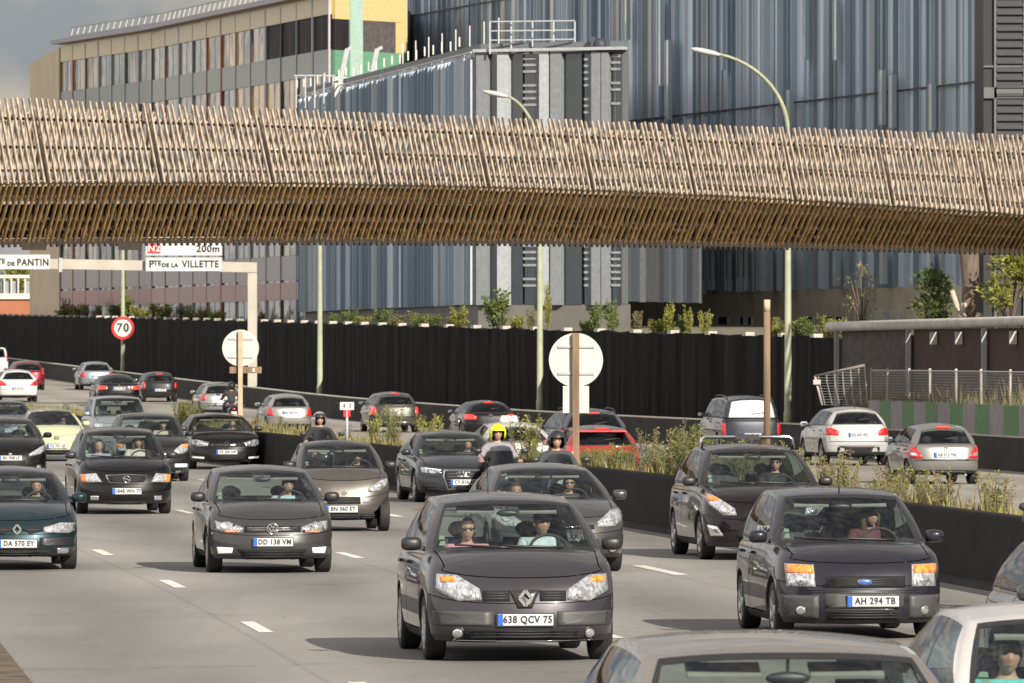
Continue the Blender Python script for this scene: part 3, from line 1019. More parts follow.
POSES = {}
def pose_meshes(pose):
    if pose in POSES: return POSES[pose]
    body = MB(); shirt = MB(); legs = MB()
    if pose in ('driver', 'driver_one_hand', 'passenger'):
        hipz, lean = .10, 1.0
        pel, belly, chest, uc, nk, hd = (0, .0, .08), (0, .07, .24), (0, .13, .40), (0, .17, .50), (0, .175, .585), (0, .155, .66)
        headc = Vector((0, .135, .715))
        sh = .185
        L = []
        for s in (-1, 1):
            if pose == 'passenger': a = [(s*sh, .17, .505), (s*.235, .02, .28), (s*.11, -.21, .17)]
            elif pose == 'driver_one_hand' and s > 0: a = [(s*sh, .16, .505), (s*.30, -.04, .42), (s*.10, -.26, .42)]
            elif pose == 'driver_one_hand': a = [(s*sh, .17, .505), (s*.25, -.08, .30), (s*.17, -.30, .40)]
            else: a = [(s*sh, .17, .505), (s*.26, -.08, .31), (s*.17, -.32, .42)]
            L.append([Vector(p) for p in a])
        leg = [[(s*.10, -.02, .07), (s*.15, -.46, .16), (s*.14, -.80, -.20), (s*.14, -.92, -.24)] for s in (-1, 1)]
        dirs = [Vector((s*-.25, -1, .1)) for s in (-1, 1)]
    else:  # rider: sits upright, hands on the handlebar
        pel, belly, chest, uc, nk, hd = (0, .0, .08), (0, .01, .24), (0, -.01, .40), (0, -.02, .50), (0, -.02, .585), (0, -.035, .66)
        headc = Vector((0, -.055, .715)); sh = .195
        L = [[Vector((s*sh, -.02, .505)), Vector((s*.32, -.16, .28)), Vector((s*.33, -.44, .27))] for s in (-1, 1)]
        leg = [[(s*.11, -.03, .06), (s*.22, -.42, .05), (s*.20, -.38, -.36), (s*.20, -.50, -.40)] for s in (-1, 1)]
        dirs = [Vector((0, -1, -.05)) for s in (-1, 1)]
    ch = [[(pel, (.125, .09)), (belly, (.10, .075)), (chest, (.115, .08)), (uc, (.08, .06)), (nk, .052), (hd, .055)]]
    for i, s in enumerate((-1, 1)):
        a, e, w = L[i]; m = a.lerp(e, .5); f = e.lerp(w, .45); d = dirs[i] if pose != 'passenger' else Vector((-s*.6, -.8, -.1))
        if pose == 'driver_one_hand' and s > 0: d = Vector((-.9, -.35, -.15))
        ch.append([('ref', 0, 3), (a, .045), (m, .040), (e, .034), (f, .033), (w, .027), (w+d.normalized()*.05, (.036, .020)), (w+d.normalized()*.085, (.036, .017))])
    for s, lg in enumerate(leg):
        ch.append([('ref', 0, 0), (lg[0], .088), (Vector(lg[0]).lerp(Vector(lg[1]), .5), .078), (lg[1], .060), (Vector(lg[1]).lerp(Vector(lg[2]), .4), .055), (lg[2], .04), (lg[3], .038)])
    v, f = skin_mesh(ch); body.add(v, f, 0, True)
    for i, s in enumerate((-1, 1)):
        w = L[i][2]; d = dirs[i] if pose != 'passenger' else Vector((-s*.6, -.8, -.1))
        if pose == 'driver_one_hand' and s > 0: d = Vector((-.9, -.35, -.15))
        for c in hand_chains(w, d, s):
            v, f = skin_mesh([c], 1); body.add(v, f, 0, True)
    # clothes follow the body a little wider, end at the wrists, neck and ankles
    g = 1.13
    cc = [[(pel, (.172, .13)), (belly, (.15, .122)), (chest, (.175, .13)), (uc, (.14, .105)), (Vector(nk)-Vector((0, 0, .03)), .070)]]
    for i, s in enumerate((-1, 1)):
        a, e, w = L[i]; m = a.lerp(e, .5); f = e.lerp(w, .45)
        cc.append([('ref', 0, 3), (a, .082), (m, .066), (e, .056), (f, .050), (e.lerp(w, .93), .036)])
    v, f = skin_mesh(cc); shirt.add(v, f, 0, True)
    lc = [[(pel, (.168, .128)), (Vector(pel)-Vector((0, 0, .06)), (.15, .12))]]
    for lg in leg: lc.append([('ref', 0, 0), (lg[0], .1), (Vector(lg[0]).lerp(Vector(lg[1]), .5), .088), (lg[1], .071), (Vector(lg[1]).lerp(Vector(lg[2]), .5), .062), (lg[2], .052)])
    v, f = skin_mesh(lc); legs.add(v, f, 0, True)
    POSES[pose] = (body, shirt, legs, headc)
    return POSES[pose]

CLOTH = {}
def cloth(name, col):
    k = 'cloth_'+name
    return pbr(k, col, .85, noise=.15, nscale=18, bump=.25, bscale=60)

PCACHE = {}
def person(label, loc, rz, pose='driver', shirt='grey', col=(.1, .1, .1), hair='hairb', long=False, turn=0.0, tilt=0.0, glasses=False, helmet=None, group=None, scale=1.0, skin='skin', cap=None):
    root = empty('person', loc, rz, label, 'person', group); root.scale = (scale,)*3
    key = (pose, round(turn, 2), round(tilt, 2))
    if key not in PCACHE:
        body, sh, lg, hc = pose_meshes(pose)
        b = MB(); b.v = list(body.v); b.f = list(body.f); b.m = list(body.m); b.sm = list(body.sm)
        Rm = head_into(b, hc, turn, tilt)
        PCACHE[key] = (b.mesh('body', [M['skin'], M['lips'], M['eye']]), sh.mesh('shirt', [M['denim']]), lg.mesh('trousers', [M['denim']]), hc, Rm)
    bm_, sm_, lm_, hc, Rm = PCACHE[key]
    bo = link('body', bm_, root)
    if skin != 'skin':
        bo.material_slots[0].link = 'OBJECT'; bo.material_slots[0].material = M[skin]
    s = link('jacket' if pose == 'rider' else 'shirt', sm_, root)
    s.material_slots[0].link = 'OBJECT'; s.material_slots[0].material = cloth(shirt, col)
    link('trousers', lm_, root)
    if pose == 'rider':
        for k in (-1, 1):
            q = MB(); q.ellipsoid((k*.2, -.45, -.41), (.052, .14, .055), 14, 8); q.build('shoe', [M['trim']], root)
    if helmet is None:
        hb = hair_mesh(hc, Rm, long); hb.build('hair', [M[hair]], root)
        if cap:
            q = MB(); q.ellipsoid(hc+Rm @ Vector((0, .0, .035)), (.092, .112, .105), 20, 12, fn=lambda d, p: Rm @ p, keep=lambda m: (Rm.inverted() @ m).z > .0)
            q.ellipsoid(hc+Rm @ Vector((0, -.115, .045)), (.07, .06, .008), 14, 6, fn=lambda d, p: Rm @ p)
            q.build('cap', [cloth('cap_'+shirt, cap)], root)
    else:
        hm = MB()
        def keep(m):
            q = Rm.inverted() @ m
            return not (q.y < -.045 and -.115 < q.z < .045 and abs(q.x) < .105) and q.z > -.125
        hm.ellipsoid(hc+Vector((0, .008, .012)), (.152, .170, .168), 32, 24, 0, fn=lambda d, p: Rm @ p, keep=keep)
        hm.ellipsoid(hc+Vector((0, .008, .012)), (.144, .162, .160), 24, 18, 1, fn=lambda d, p: Rm @ p, keep=keep)
        arc = []
        for k in range(13):
            a = math.pi*(k/12); arc.append(hc+Rm @ Vector((.112*math.cos(a), -.01-.115*math.sin(a), .055)))
        hm.tube(arc, .007, 6, 1)
        o = hm.build('helmet', [M[helmet], M['trim']], root)
        vz = MB()
        vz.ellipsoid(hc+Vector((0, .004, .014)), (.157, .175, .173), 32, 24, 0, fn=lambda d, p: Rm @ p,
                     keep=lambda m: (Rm.inverted() @ m).y < -.07 and .045 < (Rm.inverted() @ m).z < .115)
        vz.build('visor', [M['trim'] if helmet != 'helmet_yellow' else M[helmet]], o)
    if glasses:
        gq = MB()
        for k in (-1, 1):
            gq.ellipsoid(hc+Rm @ Vector((k*.032, -.098, .012)), (.024, .006, .016), 14, 8, fn=lambda d, p: Rm @ p)
            gq.bar(hc+Rm @ Vector((k*.058, -.092, .018)), hc+Rm @ Vector((k*.082, .0, .015)), .008, .01)
        gq.bar(hc+Rm @ Vector((-.02, -.102, .018)), hc+Rm @ Vector((.02, -.102, .018)), .008, .008)
        gq.build('sunglasses', [M['ink']], root)
    return root

# ---------------------------------------------------------------- scooters and motorbikes
def motorbike(label, loc, rz, col='paint_black', screen='dglass', tall=.42, group='motorbikes filtering between the cars', apron=False):
    root = empty('motorbike', loc, rz, label, 'motorbike', group)
    pm = M[col]
    tm, km = wheel_meshes(.30, .12, 'five')
    for y in (-.70, .70):
        w = link('wheel', tm, root); w.location = (0, y, .30); link('rim', km, w)
    b = MB()
    sec = [(-.78, .10, .62, .70), (-.70, .20, .50, .95), (-.58, .24, .35, 1.02), (-.45, .20, .25, .95), (-.30, .16, .20, .42), (.10, .17, .20, .45), (.30, .19, .26, .72), (.60, .20, .45, .80), (.90, .14, .58, .82), (1.02, .06, .66, .76)]
    vs = []; n = 14
    for y, hwid, z0, z1 in sec:
        for k in range(n):
            a = 2*math.pi*k/n; cx, cz = math.cos(a), math.sin(a)
            vs.append((hwid*abs(cx)**.7*(1 if cx > 0 else -1), y, (z0+z1)/2+(z1-z0)/2*abs(cz)**.7*(1 if cz > 0 else -1)))
    fs = []
    for i in range(len(sec)-1):
        for k in range(n): fs.append((i*n+k, i*n+(k+1) % n, (i+1)*n+(k+1) % n, (i+1)*n+k))
    fs.append(tuple(range(n))); fs.append(tuple(range((len(sec)-1)*n, len(sec)*n)))
    b.add(vs, fs, 0, True); b.build('fairing', [pm], root)
    f = MB(); 
    for s in (-1, 1): f.tube([(s*.09, -.70, .30), (s*.08, -.58, .75)], .025, 8)
    f.build('fork', [M['chrome']], root)
    g = MB(); g.ellipsoid((0, -.70, .46), (.09, .26, .16), 16, 10, keep=lambda m: m.z > .0); g.build('mudguard', [pm], root)
    st = MB(); st.ellipsoid((0, .38, .80), (.16, .48, .075), 18, 10); st.build('seat', [M['seat']], root)
    hb = MB(); hb.tube([(-.36, -.42, 1.05), (-.2, -.5, 1.02), (0, -.52, 1.0), (.2, -.5, 1.02), (.36, -.42, 1.05)], .017, 8)
    for s in (-1, 1): hb.tube([(s*.25, -.475, 1.03), (s*.37, -.415, 1.055)], .024, 8)
    hb.build('handlebar', [M['trim']], root)
    hl = MB(); hl.ellipsoid((0, -.77, .84), (.10, .05, .075), 16, 10); hl.build('headlight', [M['lens']], root)
    for s in (-1, 1):
        q = MB(); q.tube([(s*.27, -.48, 1.03), (s*.40, -.5, 1.20)], .009, 6); q.ellipsoid((s*.43, -.5, 1.24), (.075, .03, .05), 14, 8)
        o = q.build('mirror', [M['trim']], root)
        i = MB(); i.ellipsoid((s*.19, -.74, .80), (.04, .03, .022), 10, 6); i.build('indicator', [M['orange']], root)
    sc = MB(); vs = []; fs = []
    for r in range(7):
        t = r/6
        for k in range(11):
            u = k/10*2-1
            wv = .24*(1-.25*t**2); vs.append((wv*u, -.66+.20*t+.10*u*u, .92+tall*t*(1-.08*u*u)))
    for r in range(6):
        for k in range(10): fs.append((r*11+k, r*11+k+1, (r+1)*11+k+1, (r+1)*11+k))
    sc.add(vs, fs, 0, True); sc.build('windshield', [M[screen]], root)
    if apron:
        a = MB()
        def fn(d, p): return p
        a.box((0, -.36, .98), (.60, .10, .52), 0, taper=.72); a.box((0, -.30, .70), (.66, .2, .3), 0)
        a.build('leg_cover', [M['seat']], root)
    tl = MB(); tl.ellipsoid((0, 1.02, .70), (.07, .03, .04), 12, 8); tl.build('tail_light', [M['red']], root)
    pl = MB(); pl.box((0, 1.0, .52), (.2, .012, .18)); pl.build('number_plate', [M['plate']], root)
    return root
# ---------------------------------------------------------------- camera, sky, sun
cam = bpy.data.cameras.new('camera'); cam.lens = FPX/1024*36; cam.sensor_width = 36
cam.shift_y = (HY-341.5)/1024; cam.clip_start = 1; cam.clip_end = 9000
cam.dof.use_dof = True; cam.dof.focus_distance = 88; cam.dof.aperture_fstop = 15
co = bpy.data.objects.new('camera', cam); COL.objects.link(co); co.location = (0, 0, CAMZ); co.rotation_euler = (R(90), 0, 0)
SC.camera = co
SUN_AZ, SUN_EL = R(27), R(28)
S_DIR = Vector((math.sin(SUN_AZ)*math.cos(SUN_EL), -math.cos(SUN_AZ)*math.cos(SUN_EL), math.sin(SUN_EL)))
sl = bpy.data.lights.new('sun', 'SUN'); sl.energy = 5.0; sl.angle = R(.5); sl.color = (1, .925, .82)
so = bpy.data.objects.new('sun', sl); COL.objects.link(so); so.rotation_euler = S_DIR.to_track_quat('Z', 'Y').to_euler()
so.location = (60, -80, 90)
w = bpy.data.worlds.new('World'); SC.world = w; w.use_nodes = True
N, L = w.node_tree.nodes, w.node_tree.links
sky = N.new('ShaderNodeTexSky'); sky.sky_type = 'NISHITA'; sky.sun_disc = False
sky.sun_elevation = SUN_EL; sky.sun_rotation = math.atan2(S_DIR.x, S_DIR.y); sky.air_density = 1.2; sky.dust_density = 2.5
bg = N['Background']; bg.inputs[1].default_value = .067
tc = N.new('ShaderNodeTexCoord'); mp = N.new('ShaderNodeMapping'); mp.inputs['Scale'].default_value = (26, 26, 48)
nz = N.new('ShaderNodeTexNoise'); nz.inputs['Scale'].default_value = 1.0; nz.inputs['Detail'].default_value = 7
L.new(tc.outputs['Generated'], mp.inputs[0]); L.new(mp.outputs[0], nz.inputs['Vector'])
cr = N.new('ShaderNodeValToRGB'); cr.color_ramp.elements[0].position = .40; cr.color_ramp.elements[1].position = .60
cr.color_ramp.elements[0].color = (2.6, 2.95, 3.5, 1); cr.color_ramp.elements[1].color = (6.2, 5.3, 4.5, 1)
L.new(nz.outputs['Fac'], cr.inputs[0])
n2 = N.new('ShaderNodeTexNoise'); n2.inputs['Scale'].default_value = .35; n2.inputs['Detail'].default_value = 5
L.new(mp.outputs[0], n2.inputs['Vector'])
m2 = N.new('ShaderNodeMapRange'); m2.inputs[1].default_value = .38; m2.inputs[2].default_value = .55; m2.inputs[3].default_value = .72; m2.inputs[4].default_value = 1.0
L.new(n2.outputs['Fac'], m2.inputs[0])
mx = N.new('ShaderNodeMix'); mx.data_type = 'RGBA'
L.new(m2.outputs[0], mx.inputs[0]); L.new(sky.outputs[0], mx.inputs[6]); L.new(cr.outputs[0], mx.inputs[7])
# sky brightened on the unseen left, added to fill the shaded facades
sx = N.new('ShaderNodeSeparateXYZ'); L.new(tc.outputs['Generated'], sx.inputs[0])
mr = N.new('ShaderNodeMapRange'); mr.interpolation_type = 'SMOOTHSTEP'; mr.inputs[1].default_value = .15; mr.inputs[2].default_value = -.85; mr.inputs[3].default_value = .8; mr.inputs[4].default_value = 2.5
L.new(sx.outputs[0], mr.inputs[0]); vm = N.new('ShaderNodeVectorMath'); vm.operation = 'SCALE'
L.new(mx.outputs[2], vm.inputs[0]); L.new(mr.outputs[0], vm.inputs['Scale']); L.new(vm.outputs[0], bg.inputs[0])
vs_ = SC.view_settings; vs_.view_transform = 'Standard'; vs_.look = 'None'; vs_.gamma = 1; vs_.exposure = .70; vs_.use_curve_mapping = False
SC.cycles.max_bounces = 8; SC.cycles.transparent_max_bounces = 16; SC.cycles.caustics_reflective = False; SC.cycles.caustics_refractive = False

# ---------------------------------------------------------------- plan of the motorway (X as a function of distance)
Xm = hermite([(40, 11.9), (60, 9.8), (95.5, 6.2), (130, 2.2), (170, -3.0), (192, -5.85), (250, -14.4), (300, -22), (430, -41), (600, -66)])
Xb = hermite([(120, 23), (150, 19), (192, 13.1), (240, 7.0), (272, -.6), (297, -6.3), (330, -11.8), (430, -26.8), (600, -52)])
def rise(D):
    t = D-255
    return 0 if t < -20 else (.0095*(t+20)**2/80 if t < 20 else .0095*t)
def slope(f, D): return (f(D+.5)-f(D-.5))
DS = [40+4*i for i in range(141)]

def asphalt(name, base, streak):
    m = bpy.data.materials.new(name); N, L = nodes_of(m); b = N['Principled BSDF']
    tc = N.new('ShaderNodeTexCoord')
    at = N.new('ShaderNodeAttribute'); at.attribute_name = 'across'
    def noise(scale, det, st):
        mp = N.new('ShaderNodeMapping'); mp.inputs['Scale'].default_value = st
        L.new(tc.outputs['Object'], mp.inputs[0])
        n = N.new('ShaderNodeTexNoise'); n.inputs['Scale'].default_value = scale; n.inputs['Detail'].default_value = det
        L.new(mp.outputs[0], n.inputs['Vector']); return n
    n1 = noise(.35, 6, (1, .22, 1)); n2 = noise(9, 5, (1, 1, 1)); n3 = noise(1.2, 3, (.9, .05, 1))
    mx = N.new('ShaderNodeMix'); mx.data_type = 'RGBA'
    mx.inputs[6].default_value = (*[c*.80 for c in base], 1); mx.inputs[7].default_value = (*[c*1.16 for c in base], 1)
    mr = N.new('ShaderNodeMapRange'); mr.inputs[1].default_value = .3; mr.inputs[2].default_value = .7
    L.new(n1.outputs['Fac'], mr.inputs[0]); L.new(mr.outputs[0], mx.inputs[0])
    # wheel tracks: oil-darkened bands along each lane
    ma = N.new('ShaderNodeMath'); ma.operation = 'MULTIPLY'; ma.inputs[1].default_value = 2*math.pi/3.65
    sn = N.new('ShaderNodeMath'); sn.operation = 'COSINE'
    L.new(at.outputs['Fac'], ma.inputs[0]); L.new(ma.outputs[0], sn.inputs[0])
    ms = N.new('ShaderNodeMath'); ms.operation = 'MULTIPLY'; L.new(sn.outputs[0], ms.inputs[0]); L.new(n3.outputs['Fac'], ms.inputs[1])
    m3 = N.new('ShaderNodeMapRange'); m3.inputs[1].default_value = -.6; m3.inputs[2].default_value = .5; m3.inputs[3].default_value = streak; m3.inputs[4].default_value = 1.07
    L.new(ms.outputs[0], m3.inputs[0])
    m4 = N.new('ShaderNodeMapRange'); m4.inputs[1].default_value = .3; m4.inputs[2].default_value = .7; m4.inputs[3].default_value = .90; m4.inputs[4].default_value = 1.08
    L.new(n2.outputs['Fac'], m4.inputs[0])
    mm = N.new('ShaderNodeMath'); mm.operation = 'MULTIPLY'; L.new(m3.outputs[0], mm.inputs[0]); L.new(m4.outputs[0], mm.inputs[1])
    # construction joints beside the lane lines and tarred cracks
    f1 = N.new('ShaderNodeMath'); f1.operation = 'MULTIPLY_ADD'; f1.inputs[1].default_value = 1/3.65; f1.inputs[2].default_value = .07; L.new(at.outputs['Fac'], f1.inputs[0])
    f2 = N.new('ShaderNodeMath'); f2.operation = 'PINGPONG'; f2.inputs[1].default_value = .5; L.new(f1.outputs[0], f2.inputs[0])
    f3 = N.new('ShaderNodeMapRange'); f3.inputs[1].default_value = .004; f3.inputs[2].default_value = .012; f3.inputs[3].default_value = .84; f3.inputs[4].default_value = 1
    L.new(f2.outputs[0], f3.inputs[0])
    vo = N.new('ShaderNodeTexVoronoi'); vo.feature = 'DISTANCE_TO_EDGE'; vo.inputs['Scale'].default_value = .16
    mpv = N.new('ShaderNodeMapping'); mpv.inputs['Scale'].default_value = (1, .5, 1); wv = N.new('ShaderNodeVectorMath'); wv.operation = 'MULTIPLY_ADD'
    n5 = noise(1.5, 4, (1, 1, 1)); wv.inputs[1].default_value = (1.6, 1.6, 0); L.new(n5.outputs['Color'], wv.inputs[0]); L.new(tc.outputs['Object'], wv.inputs[2])
    L.new(wv.outputs[0], mpv.inputs[0]); L.new(mpv.outputs[0], vo.inputs['Vector'])
    f4 = N.new('ShaderNodeMapRange'); f4.inputs[1].default_value = .002; f4.inputs[2].default_value = .008; f4.inputs[3].default_value = .78; f4.inputs[4].default_value = 1
    L.new(vo.outputs['Distance'], f4.inputs[0])
    pv = N.new('ShaderNodeTexVoronoi'); pv.inputs['Scale'].default_value = .11; L.new(mpv.outputs[0], pv.inputs['Vector'])
    f5 = N.new('ShaderNodeMapRange'); f5.inputs[3].default_value = .90; f5.inputs[4].default_value = 1.05; ps = N.new('ShaderNodeSeparateColor'); L.new(pv.outputs['Color'], ps.inputs[0]); L.new(ps.outputs[0], f5.inputs[0])
    q = mm
    for o_ in (f3, f4, f5):
        k = N.new('ShaderNodeMath'); k.operation = 'MULTIPLY'; L.new(q.outputs[0], k.inputs[0]); L.new(o_.outputs[0], k.inputs[1]); q = k
    vm = N.new('ShaderNodeVectorMath'); vm.operation = 'SCALE'
    L.new(mx.outputs[2], vm.inputs[0]); L.new(q.outputs[0], vm.inputs['Scale']); L.new(vm.outputs[0], b.inputs['Base Color'])
    b.inputs['Roughness'].default_value = .85
    n4 = noise(60, 3, (1, 1, 1)); bp = N.new('ShaderNodeBump'); bp.inputs['Strength'].default_value = .35; bp.inputs['Distance'].default_value = .01
    L.new(n4.outputs['Fac'], bp.inputs['Height']); L.new(bp.outputs[0], b.inputs['Normal'])
    return m

def ribbon(name, fa, fb, za, zb, mat, n=8, Ds=DS, kind=None, parent=None, across=None):
    """a sheet along the road between two plan curves"""
    vs = []; fs = []; ac = []
    for D in Ds:
        for k in range(n+1):
            t = k/n; a, b = fa(D), fb(D)
            vs.append((a+(b-a)*t, D, za(D)+(zb(D)-za(D))*t)); ac.append((across(D, a+(b-a)*t) if across else 0))
    for i in range(len(Ds)-1):
        for k in range(n):
            p = i*(n+1)+k; fs.append((p, p+1, p+n+2, p+n+1))
    me = bpy.data.meshes.new(name); me.from_pydata(vs, [], fs); me.update()
    at = me.attributes.new('across', 'FLOAT', 'POINT'); at.data.foreach_set('value', ac)
    me.materials.append(mat); o = link(name, me, parent)
    if kind: o['kind'] = kind
    return o
Z0 = lambda D: 0.0
g = MB(); g.add([(-4000, -60, -.12), (4000, -60, -.12), (4000, 7000, -.12), (-4000, 7000, -.12)], [(0, 1, 2, 3)])
tag(g.build('ground', pbr('ground_soil', (.06, .055, .04), .95, nscale=.4, bump=.4)), kind='structure')
M['asphalt'] = asphalt('asphalt_near', (.232, .223, .206), .66)
M['asphalt2'] = asphalt('asphalt_far', (.26, .243, .213), .80)
DN = [20+3*i for i in range(200)]
EDGE = -13.33
ribbon('road', lambda D: Xm(D)+EDGE, Xm, Z0, Z0, M['asphalt'], 14, DN, 'structure', across=lambda D, x: x-Xm(D)+3.05)
ribbon('opposite_road', lambda D: Xm(D)+1.4, lambda D: Xb(D)+.6, rise, rise, M['asphalt2'], 12, DS[18:], 'structure', across=lambda D, x: x-Xm(D))
ribbon('verge', lambda D: Xm(D)+EDGE-30, lambda D: Xm(D)+EDGE, lambda D: -.02, lambda D: .02, pbr('verge_soil', (.09, .068, .045), .95, noise=.5, nscale=3, bump=.6, bscale=12), 4, DN, 'structure')
ribbon('service_strip', lambda D: Xb(D)+.35, lambda D: Xb(D)+3.2, lambda D: rise(D)+.05, lambda D: rise(D)+.05, pbr('strip_concrete', (.2, .19, .17), .9), 2, DS[18:], 'structure')
# painted lines
M['line'] = pbr('road_paint', (.62, .60, .55), .7, noise=.25, nscale=12, bump=.1)
mk = MB()
def dash(off, D0, ln, wd=.16):
    n = 3
    for k in range(n):
        a, b = D0+ln*k/n, D0+ln*(k+1)/n
        mk.add([(Xm(a)+off-wd/2, a, .005), (Xm(a)+off+wd/2, a, .005), (Xm(b)+off+wd/2, b, .005), (Xm(b)+off-wd/2, b, .005)], [(0, 1, 2, 3)])
for k in range(-2, 16): dash(-10.35, 81.0+15.6*k, 3.3)
for k in range(-2, 16): dash(-6.75, 79.4+15.6*k, 3.3)
for D in (66, 84, 102.2, 121, 139, 157, 176, 195, 214): dash(-3.15, D, 4.6, .2)
tag(mk.build('lane_markings', M['line']), kind='structure')

# ---------------------------------------------------------------- barriers and the planted median
M['black_wall'] = pbr('black_barrier', (.0135, .012, .0115), .85, spec=.2, noise=.35, nscale=1.2, bump=.2, bscale=20)
M['dark_conc'] = pbr('dark_concrete', (.030, .028, .026), .85, spec=.2, noise=.3, nscale=1.0, bump=.15)
M['pale_conc'] = pbr('pale_concrete', (.40, .37, .32), .8, noise=.15, nscale=3)
M['soil'] = pbr('median_soil', (.17, .13, .085), .95, noise=.5, nscale=4, bump=.5, bscale=10)
MH = lambda D: max(.95, rise(D)+.35)
root = empty('median_barrier', (0, 0, 0), 0, 'low black barrier wall edging the planted strip between the two carriageways', 'barrier')
def sweep(name, prof, f, z, Ds, mat, parent, smooth=False):
    vs = []; fs = []; n = len(prof)
    for D in Ds:
        sl_ = slope(f, D); t = Vector((sl_, 1, 0)).normalized(); nn = Vector((t.y, -t.x, 0))
        p = Vector((f(D), D, z(D)))
        for a, h in prof: vs.append(p+nn*a+Vector((0, 0, h if not callable(h) else h(D))))
    for i in range(len(Ds)-1):
        for k in range(n):
            a = i*n+k; b = i*n+(k+1) % n; fs.append((a, b, b+n, a+n))
    fs.append(tuple(range(n))); fs.append(tuple(range((len(Ds)-1)*n, len(Ds)*n)))
    b = MB(); b.add(vs, fs, 0, smooth); return b.build(name, mat, parent)
DM = [45+4*i for i in range(110)]
sweep('wall', [(0, 0), (.10, lambda D: MH(D)-.04), (.12, lambda D: MH(D)), (.34, lambda D: MH(D)), (.34, 0)], Xm, Z0, DM, M['black_wall'], root)
sweep('kerb_foot', [(-.16, .0), (-.14, .07), (-.005, .09), (-.005, 0)], Xm, Z0, DM, M['dark_conc'], root)
root = empty('median_edge', (0, 0, 0), 0, 'low concrete edge on the far side of the planted median strip', 'barrier')
sweep('wall', [(0, -.2), (0, lambda D: max(.12, .9-rise(D)) if D > 200 else .62), (.22, lambda D: max(.12, .9-rise(D)) if D > 200 else .62), (.22, -.2)], lambda D: Xm(D)+1.55, rise, DM, M['dark_conc'], root)
ribbon('median_soil', lambda D: Xm(D)+.34, lambda D: Xm(D)+1.56, lambda D: MH(D)-.05, lambda D: (MH(D)-.05 if D > 200 else .60), M['soil'], 3, DM, 'structure')
root = empty('concrete_barrier', (0, 0, 0), 0, 'dark concrete safety barrier with a pale top edge, below the black wall', 'barrier')
DB = [150+4*i for i in range(95)]
sweep('wall', [(0, 0), (.12, .86), (.40, .86), (.45, 0)], Xb, rise, DB, M['dark_conc'], root)
sweep('coping', [(.105, .862), (.105, .90), (.42, .90), (.42, .862)], Xb, rise, DB, M['pale_conc'], root)

# ---------------------------------------------------------------- the tall black wall with its white-capped top
WZ = hermite([(190, 3.3), (232, 3.52), (305, 4.22), (400, 4.95), (470, 5.44), (560, 6.1)])
Xw = lambda D: Xb(D)+2.2
root = empty('black_wall', (0, 0, 0), 0, 'tall black wall behind the far carriageway with small white caps along its top', 'wall')
DW = [232+1.5*i for i in range(218)]
M['net'] = pbr('black_netting', (.014, .0135, .013), .95, spec=.08, noise=.75, nscale=1.3, bump=.8, bscale=1.6, stretch=(1, 1.5, .12))
sweep('wall', [(0, -.2), (0, lambda D: WZ(D)-rise(D)+.05*math.sin(D*1.9)+.03*math.sin(D*4.7)), (.3, lambda D: WZ(D)-rise(D)+.05*math.sin(D*1.9)), (.3, -.2)], Xw, rise, DW, M['net'], root)
cp = MB(); D = 233
while D < 555:
    t = Vector((slope(Xw, D), 1, 0)).normalized()
    cp.bar(Vector((Xw(D)+.1, D, WZ(D)+.05)), Vector((Xw(D)+.1, D, WZ(D)+.05))+t*.5, .30, .12); D += 4.7
cp.build('wall_cap', M['pale_conc'], root)
ribbon('terrace', lambda D: Xw(D)+.3, lambda D: Xw(D)+60, lambda D: WZ(D)-.25, lambda D: WZ(D)-.1, pbr('terrace_soil', (.12, .11, .07), .95, noise=.4, nscale=2), 4, DW, 'structure')

# ---------------------------------------------------------------- right: wall under a round beam, fence, hoarding
def xr(D): return 10.05+(228-D)*.2
root = empty('site_wall', (0, 0, 0), 0, 'dark brown wall with grey posts under a rounded concrete beam', 'wall')
M['brown_panel'] = pbr('brown_panel', (.05, .026, .022), .8, noise=.25, nscale=2, bump=.15)
M['block'] = pbr('dark_blockwork', (.06, .05, .042), .85, noise=.4, nscale=3, bump=.4, bscale=8)
M['greysteel'] = pbr('grey_steel', (.36, .36, .37), .5, noise=.1)
M['beam'] = pbr('beam_concrete', (.48, .46, .43), .75, noise=.18, nscale=3)
def wl(D0, D1, z0, z1, thick, mat, name, off=0):
    b = MB(); b.bar((xr(D0)+off, D0, (z0+z1)/2), (xr(D1)+off, D1, (z0+z1)/2), thick, z1-z0); return b.build(name, mat, root)
wl(227.5, 219.2, 0, 3.75, .3, M['block'], 'wall_panel')
wl(218.9, 186, 0, 3.75, .3, M['brown_panel'], 'wall_panel')
b = MB(); b.tube([(xr(D)-.28, D, 3.86+(228-D)*.003) for D in (228.5, 222, 215, 208, 200, 190, 184)], .15, 12)
b.build('beam', M['beam'], root)
for D in (227.6, 219, 210.6, 202.2, 194): 
    b = MB(); b.box((xr(D)-.28, D, 1.9), (.14, .18, 3.7)); b.build('post', M['greysteel'], root)
for D in (216.2, 213.4, 207.6, 198):
    b = MB(); b.box((xr(D)-.26, D, 3.48), (.2, .25, .36)); b.build('bracket', M['beam'], root)
sweep('site_mound', [(0, 0), (0, 1.15), (1.2, 1.65), (3.1, 1.75), (3.1, 0)], lambda D: Xb(D)+.5, Z0, [186+3*i for i in range(15)], M['soil'], None)['kind'] = 'structure'
root = empty('hoarding', (0, 0, 0), 0, 'low hoarding of alternating green and grey boards standing on the barrier', 'hoarding')
M['green_board'] = pbr('green_board', (.045, .15, .032), .6, noise=.2, nscale=4)
M['grey_board'] = pbr('grey_board', (.19, .175, .18), .6, noise=.2, nscale=4)
D = 217.5; k = 0
while D > 182:
    b = MB(); b.bar((Xb(D)+.2, D, 1.30), (Xb(D-1.98)+.2, D-1.98, 1.30), .06, .78)
    b.build('board', M['green_board' if k % 2 else 'grey_board'], root); D -= 2.0; k += 1
